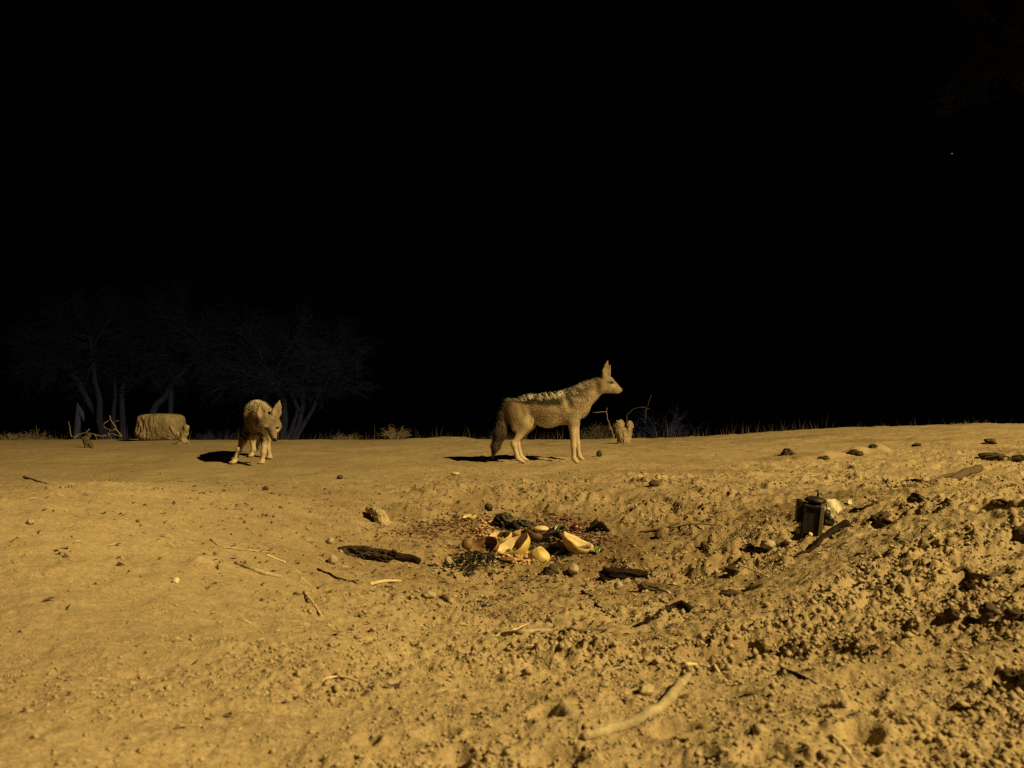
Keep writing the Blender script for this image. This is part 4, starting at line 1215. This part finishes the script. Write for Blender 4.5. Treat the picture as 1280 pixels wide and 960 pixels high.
twisted_stump('stump', 227, 555, [([(-1, 0, -3), (1, 0, 5), (4, 0, 13), (5, 0, 20)], [6.5, 4.5, 4, 4.5]),
                                  ([(-1, 0, 8), (-8, 0, 13), (-13, 0, 18), (-14, 0, 22)], [3, 3, 3.2, 2]),
                                  ([(3, -1, 5), (8, -1, 1), (11, -1, -2)], [3, 2.5, 1.5])],
              'small gnarled stump standing against the mud block', M['stump'])
twisted_stump('stump', 110, 560, [([(-1, 0, -2), (-2, 0, 5), (-3, 0, 11), (0, 0, 15)], [3, 3, 3.5, 2.5]),
                                  ([(0, 0, 8), (4, 0, 4), (6, 0, -1)], [2.4, 2, 1.6])],
              'little broken stump on the sand in front of the many trunks', M['midwood'])

twisted_stump('root_stub', 474, 654, [([(5, 0, -3), (3, 2, 3), (-1, 8, 8), (-8, 18, 11), (-16, 30, 12), (-22, 42, 12)], [9.5, 8.5, 7.5, 6, 4.5, 2.5]),
                                      ([(5, 0, -2), (14, 6, -3)], [7, 3])],
              'thick bent root stub rising from the sand beyond the charred lump', M['bone'], 'root')

def bush(name, px, D, wpx, hpx, n, label, m, base=552, r0=.0022, spread=1.0, cat='bush', seed=1, lean=0.0):
    rd = random.Random(seed)
    p = at(px, base, D); p.z = hz(p.x, p.y) - .02 if D < 9.6 else p.z - .05
    k = D / FPX
    root = empty(name, p, label, cat)
    st, tw = MB(), MB()
    for i in range(n):
        a = rd.uniform(0, 6.28); rr = rd.uniform(.1, 1) ** .6
        tip = Vector((math.cos(a) * rr * wpx * k / 2 + lean * hpx * k, math.sin(a) * rr * wpx * k / 2, rd.uniform(.35, 1) * hpx * k * (1.15 - .55 * rr)))
        b = Vector((math.cos(a) * .12 * wpx * k * rd.random(), math.sin(a) * .1 * wpx * k, 0))
        mid = b.lerp(tip, .5) + Vector((rd.uniform(-.1, .1), rd.uniform(-.1, .1), rd.uniform(0, .15))) * hpx * k
        st.tube([b, mid, tip], [r0, r0 * .8, r0 * .35], 3, cap=False)
        for _ in range(4):
            t = rd.uniform(.35, 1); s = (b.lerp(mid, t * 2) if t < .5 else mid.lerp(tip, t * 2 - 1))
            e = s + Vector((rd.uniform(-1, 1), rd.uniform(-1, 1), rd.uniform(-.3, 1))) * hpx * k * .22
            tw.tube([s, s.lerp(e, .5) + Vector((0, 0, .01)), e], [r0 * .55, r0 * .4, r0 * .25], 3, cap=False)
    st.build('stems', m, root)['kind'] = 'stuff'; tw.build('twigs', m, root)['kind'] = 'stuff'
    return root
bush('dry_bush', 494, 9.0, 44, 24, 60, 'bright dry bush right of the facing jackal, the rounder of two', M['drybush'], 552, .0022, seed=3)
bush('dry_bush', 432, 9.6, 44, 18, 46, 'low dim dry bush left of the brighter rounder one', M['drybush'], 551, .0020, seed=4)
bush('dry_bush', 18, 9.6, 50, 20, 40, 'tangle of low dry twigs at the left edge of the sand', M['drybush'], 549, .003, seed=5)
bush('dry_bush', 48, 9.9, 46, 22, 30, 'low tangle of pale twigs second from the left edge', M['drybush'], 551, .003, seed=6)
bush('dry_bush', 746, 9.7, 64, 34, 90, 'tangled dry bush behind the front legs of the standing jackal', M['drygrass'], 553, .0025, seed=7)
bush('dry_shrub', 825, 11.5, 120, 58, 50, 'tall sparse shrub in the dark beyond the heart shaped stump', M['twig'], 553, .004, seed=8)
bush('dry_bush', 275, 10.4, 90, 24, 60, 'dim brush behind the facing jackal and the mud block', M['twig'], 552, .003, seed=9)
bush('dry_bush', 1215, 9.5, 60, 12, 14, 'thin sprawling dry twigs on the right horizon', M['drybush'], 540, .0022, seed=12)
bush('dry_bush', 620, 10.2, 50, 16, 24, 'thin dim twigs behind the tail of the standing jackal', M['drygrass'], 551, .0025, seed=13)

def branch_thing(label, D, lines, r, m, name='fallen_branch', base=(0, 0)):
    c = at(*lines[0][0], D)
    root = empty(name, c, label, 'branch')
    rd = random.Random(len(label))
    for i, ln in enumerate(lines):
        fine = [ln[0]]
        for (ax, ay), (bx_, by_) in zip(ln[:-1], ln[1:]):
            for q in (1, 2, 3):
                e = 0 if q == 3 else 1
                fine.append((ax + (bx_ - ax) * q / 3 + e * rd.uniform(-1, 1), ay + (by_ - ay) * q / 3 + e * rd.uniform(-.8, .8)))
        pts = [at(x, y, D + .03 * math.sin(i * 2.1 + j * .5)) - c for j, (x, y) in enumerate(fine)]
        MB().tube(pts, [r * (1 - .55 * j / len(pts)) * (1 if i == 0 else .75) for j in range(len(pts))], 5, wob=.1).build('limb', m, root)
branch_thing('fallen bare branch propped on the horizon between the trunks and the block', 9.3,
             [[(152, 546), (145, 536), (138, 524), (129, 531)], [(140, 528), (148, 526)], [(145, 536), (138, 538), (131, 534)], [(152, 546), (141, 542), (131, 546)], [(137, 538), (136, 544), (139, 549)], [(138, 524), (137, 519)], [(131, 534), (127, 535)]], .0085, M['drybush'])
branch_thing('low arching bare branch lying on the sand edge left of the trunks', 9.2,
             [[(92, 548), (98, 543), (108, 541), (118, 543), (126, 545), (133, 544)], [(118, 543), (122, 549)], [(108, 541), (112, 536)], [(90, 546), (87, 536), (86, 527)]], .009, M['drybush'])
branch_thing('bent bare twig behind the chest of the standing jackal', 9.3,
             [[(767, 549), (765, 538), (761, 527), (758, 515), (741, 515)], [(758, 517), (759, 510)], [(765, 537), (760, 533)]], .0075, M['drybush'], 'bare_twig')
branch_thing('arching bare twig rising above the heart shaped stump', 9.6,
             [[(783, 528), (784, 518), (792, 511), (803, 509), (812, 511)], [(808, 510), (812, 500), (814, 494)], [(808, 510), (806, 528)]], .0045, M['drygrass'], 'bare_twig')

# grass along the far edge: nobody could count the blades
def grass():
    mb = MB()
    for _ in range(1900):
        px = random.uniform(0, 1285)
        D = random.uniform(10.0, 12.2)
        base = np.interp(px, [0, 500, 800, 1000, 1280], [549, 549, 551, 544, 531])
        a, b, c = ray(px, 525)
        x = a * D
        z = hz(x, D)
        cl = gnoise(np.array([px * .05]), np.array([D * .7]), 3)[0]
        if cl < -0.1 and random.random() < .75: continue
        h = random.uniform(.03, .13) * (1.0 + .9 * max(cl, 0)) * (1.7 if random.random() < .08 else 1)
        h += max(0, (macro(x, 9.0) - z)) * random.uniform(.55, 1.02)
        h = min(float(h), .55)
        an = random.uniform(0, 6.28); w = random.uniform(.0012, .0028); L = h * random.uniform(.1, .5)
        dx, dy = math.cos(an), math.sin(an)
        bx_, by_ = x, D
        p0 = Vector((bx_ - dy * w, by_ + dx * w, z - .01)); p1_ = Vector((bx_ + dy * w, by_ - dx * w, z - .01))
        m0 = Vector((bx_ + dx * L * .35 - dy * w * .8, by_ + dy * L * .35 + dx * w * .8, z + h * .6)); m1 = Vector((bx_ + dx * L * .35 + dy * w * .8, by_ + dy * L * .35 - dx * w * .8, z + h * .6))
        t = Vector((bx_ + dx * L, by_ + dy * L, z + h))
        n = len(mb.v); mb.v += [tuple(p0), tuple(p1_), tuple(m1), tuple(m0), tuple(t)]
        mb.f += [(n, n + 1, n + 2, n + 3), (n + 3, n + 2, n + 4)]
    tag(mb.build('dry_grass', M['drygrass'], smooth=False), 'sparse dry grass along the far edge of the lit sand', kind='stuff')
grass()

# ================================================================== trees in the dark
def tree(label, D, stems, crown_box, seed, nb=5, name='acacia_tree', tw_r=.010, bark='bark', twig='twig'):
    """stems: photographed stem lines; the crown fills crown_box (x0, x1, y0, y1 in photo pixels) with forking limbs and twigs."""
    rd = random.Random(seed)
    c = at(*stems[0][0][0], D)
    c.z = hz(c.x, D) 
    root = empty(name, c, label, 'tree', 'bare thorn trees in the dark')
    x0, x1, y0, y1 = crown_box; k = D / FPX
    limbs, twigs = MB(), MB()
    ends = []
    for si, (line, r0, r1) in enumerate(stems):
        dep = rd.uniform(-.6, .6) if si else 0
        pts = [at(x, y, D + dep * min(1, j / 2)) - c for j, (x, y) in enumerate(line)]
        foot = pts[0].copy(); foot.z = min(-.1, foot.z - .3); foot.x *= 1.0
        pts = [foot] + pts
        R = [r0 * 0.85 * D / 17] + [(r0 + (r1 - r0) * j / (len(line) - 1)) * 0.72 * D / 17 for j in range(len(line))]
        MB().tube(pts, R, 8, wob=.09).build('trunk', M[bark], root)
        ends.append((pts[-1], (pts[-1] - pts[-2]).normalized(), r1))
        if len(pts) > 3: ends.append((pts[-2], (pts[-1] - pts[-3]).normalized(), r1 * .8))
    def target():
        u = rd.uniform(-1, 1); px = (x0 + x1) / 2 + u * (x1 - x0) / 2
        top = y0 + (y1 - y0) * .35 * u * u
        py = rd.uniform(top, y1 - (y1 - y0) * .12 * (1 - u * u) * 0) if rd.random() < .8 else rd.uniform(top, y1)
        return at(px, py, D + rd.uniform(-1.5, 1.5) * (1 - .5 * abs(u))) - c
    limbtips = []
    for _ in range(nb * len(ends)):
        t = target()
        o, d, r = min(ends, key=lambda e: (e[0] - t).length + rd.uniform(0, 1.2))
        m1 = o + d * (t - o).length * .3 + Vector((rd.uniform(-.15, .15), rd.uniform(-.2, .2), rd.uniform(0, .2)))
        m2 = o.lerp(t, .68) + Vector((rd.uniform(-.2, .2), rd.uniform(-.2, .2), rd.uniform(0, .25)))
        rr = r * rd.uniform(.45, .7)
        limbs.tube([o, m1, m2, t], [rr, rr * .75, rr * .5, rr * .25], 5, cap=False, wob=.08)
        limbtips += [(m2, (t - m2), rr * .45), (t, (t - m2), rr * .25), (m1.lerp(m2, .5), (m2 - m1), rr * .5)]
    for (o, d, r) in limbtips:
        d = d.normalized()
        for _ in range(6):
            v = (d + Vector((rd.gauss(0, .7), rd.gauss(0, .7), rd.gauss(0.05, .55)))).normalized() * rd.uniform(.25, .75) * D / 17
            m = o + v * .5 + Vector((rd.uniform(-.06, .06), 0, rd.uniform(0, .08)))
            e = o + v
            twigs.tube([o, m, e], [tw_r, tw_r * .7, tw_r * .4], 3, cap=False)
            for _ in range(7):
                s = o.lerp(e, rd.uniform(.2, 1))
                w = Vector((rd.gauss(0, 1), rd.gauss(0, 1), rd.gauss(-.15, .8))).normalized() * rd.uniform(.10, .34) * D / 17
                sd = w.cross(Vector((.3, 1, .2))).normalized() * tw_r * .55
                twigs.tri(s - sd, s + sd, s + w)
    limbs.build('limbs', M[bark], root)['kind'] = 'stuff'; twigs.build('crown', M[twig], root)['kind'] = 'stuff'
    return root
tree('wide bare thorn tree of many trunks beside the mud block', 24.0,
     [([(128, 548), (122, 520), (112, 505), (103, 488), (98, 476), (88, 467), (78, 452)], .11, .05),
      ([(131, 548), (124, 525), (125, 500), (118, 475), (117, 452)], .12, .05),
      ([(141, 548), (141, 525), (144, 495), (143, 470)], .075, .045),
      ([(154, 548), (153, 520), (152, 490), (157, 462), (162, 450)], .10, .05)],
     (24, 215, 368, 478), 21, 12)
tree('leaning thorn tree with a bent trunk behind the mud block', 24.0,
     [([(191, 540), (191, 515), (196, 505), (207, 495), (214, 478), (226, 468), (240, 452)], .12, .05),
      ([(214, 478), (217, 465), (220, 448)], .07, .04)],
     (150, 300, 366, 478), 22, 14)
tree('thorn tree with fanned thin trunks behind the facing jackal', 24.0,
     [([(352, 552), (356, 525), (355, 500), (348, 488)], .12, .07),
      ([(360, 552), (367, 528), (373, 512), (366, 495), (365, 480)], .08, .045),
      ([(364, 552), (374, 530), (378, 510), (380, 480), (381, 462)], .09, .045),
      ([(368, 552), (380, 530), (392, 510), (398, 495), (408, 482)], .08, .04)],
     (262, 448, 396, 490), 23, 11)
# broken pointed stump far behind, left of the trunks
p = at(97, 550, 13.0); p.z = hz(p.x, 13.0); k = 13.0 / FPX
root = empty('broken_stump', p, 'dim pointed broken stump left of the many-trunked tree', 'stump')
zb = at(97, 550, 13.0).z - p.z
MB().tube([Vector((-1 * k, 0, 0)), Vector((-1 * k, 0, zb)), Vector((-1 * k, 0, zb + 20 * k)), Vector((0, 0, zb + 34 * k)), Vector((-1 * k, 0, zb + 46 * k))], [6 * k, 5 * k, 3.5 * k, 3.5 * k, 1 * k], 8, wob=.15).build('trunk', M['bark'], root)
MB().tube([Vector((-1 * k, 0, zb + 42 * k)), Vector((4 * k, 0, zb + 33 * k)), Vector((7 * k, 0, zb + 24 * k))], [2.5 * k, 3.6 * k, 1 * k], 7, wob=.15).build('broken_limb', M['bark'], root)
# overhanging twigs of a tree outside the frame, top right corner
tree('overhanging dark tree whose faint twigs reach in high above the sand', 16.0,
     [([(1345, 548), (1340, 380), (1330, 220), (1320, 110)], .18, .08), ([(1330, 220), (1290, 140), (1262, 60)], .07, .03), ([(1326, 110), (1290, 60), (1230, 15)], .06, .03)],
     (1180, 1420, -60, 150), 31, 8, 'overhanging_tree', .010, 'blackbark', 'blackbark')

# one faint star
st_m = bpy.data.materials.new('starlight'); st_m.use_nodes = True
nt = st_m.node_tree; nt.nodes.clear()
em = nt.nodes.new('ShaderNodeEmission'); em.inputs[0].default_value = (.8, .85, 1, 1); em.inputs[1].default_value = 0.35
ot = nt.nodes.new('ShaderNodeOutputMaterial'); nt.links.new(em.outputs[0], ot.inputs[0])
V, F = ico(1)
o = link('star', mesh_np('star', V * 0.5, F, st_m), None, at(1190, 192, 800))
tag(o, 'single faint star in the black sky', 'star')
print('crumbs', n_crumbs, 'tris', sum(len(o.data.loops) - 2 * len(o.data.polygons) for o in bpy.data.objects if o.type == 'MESH'))
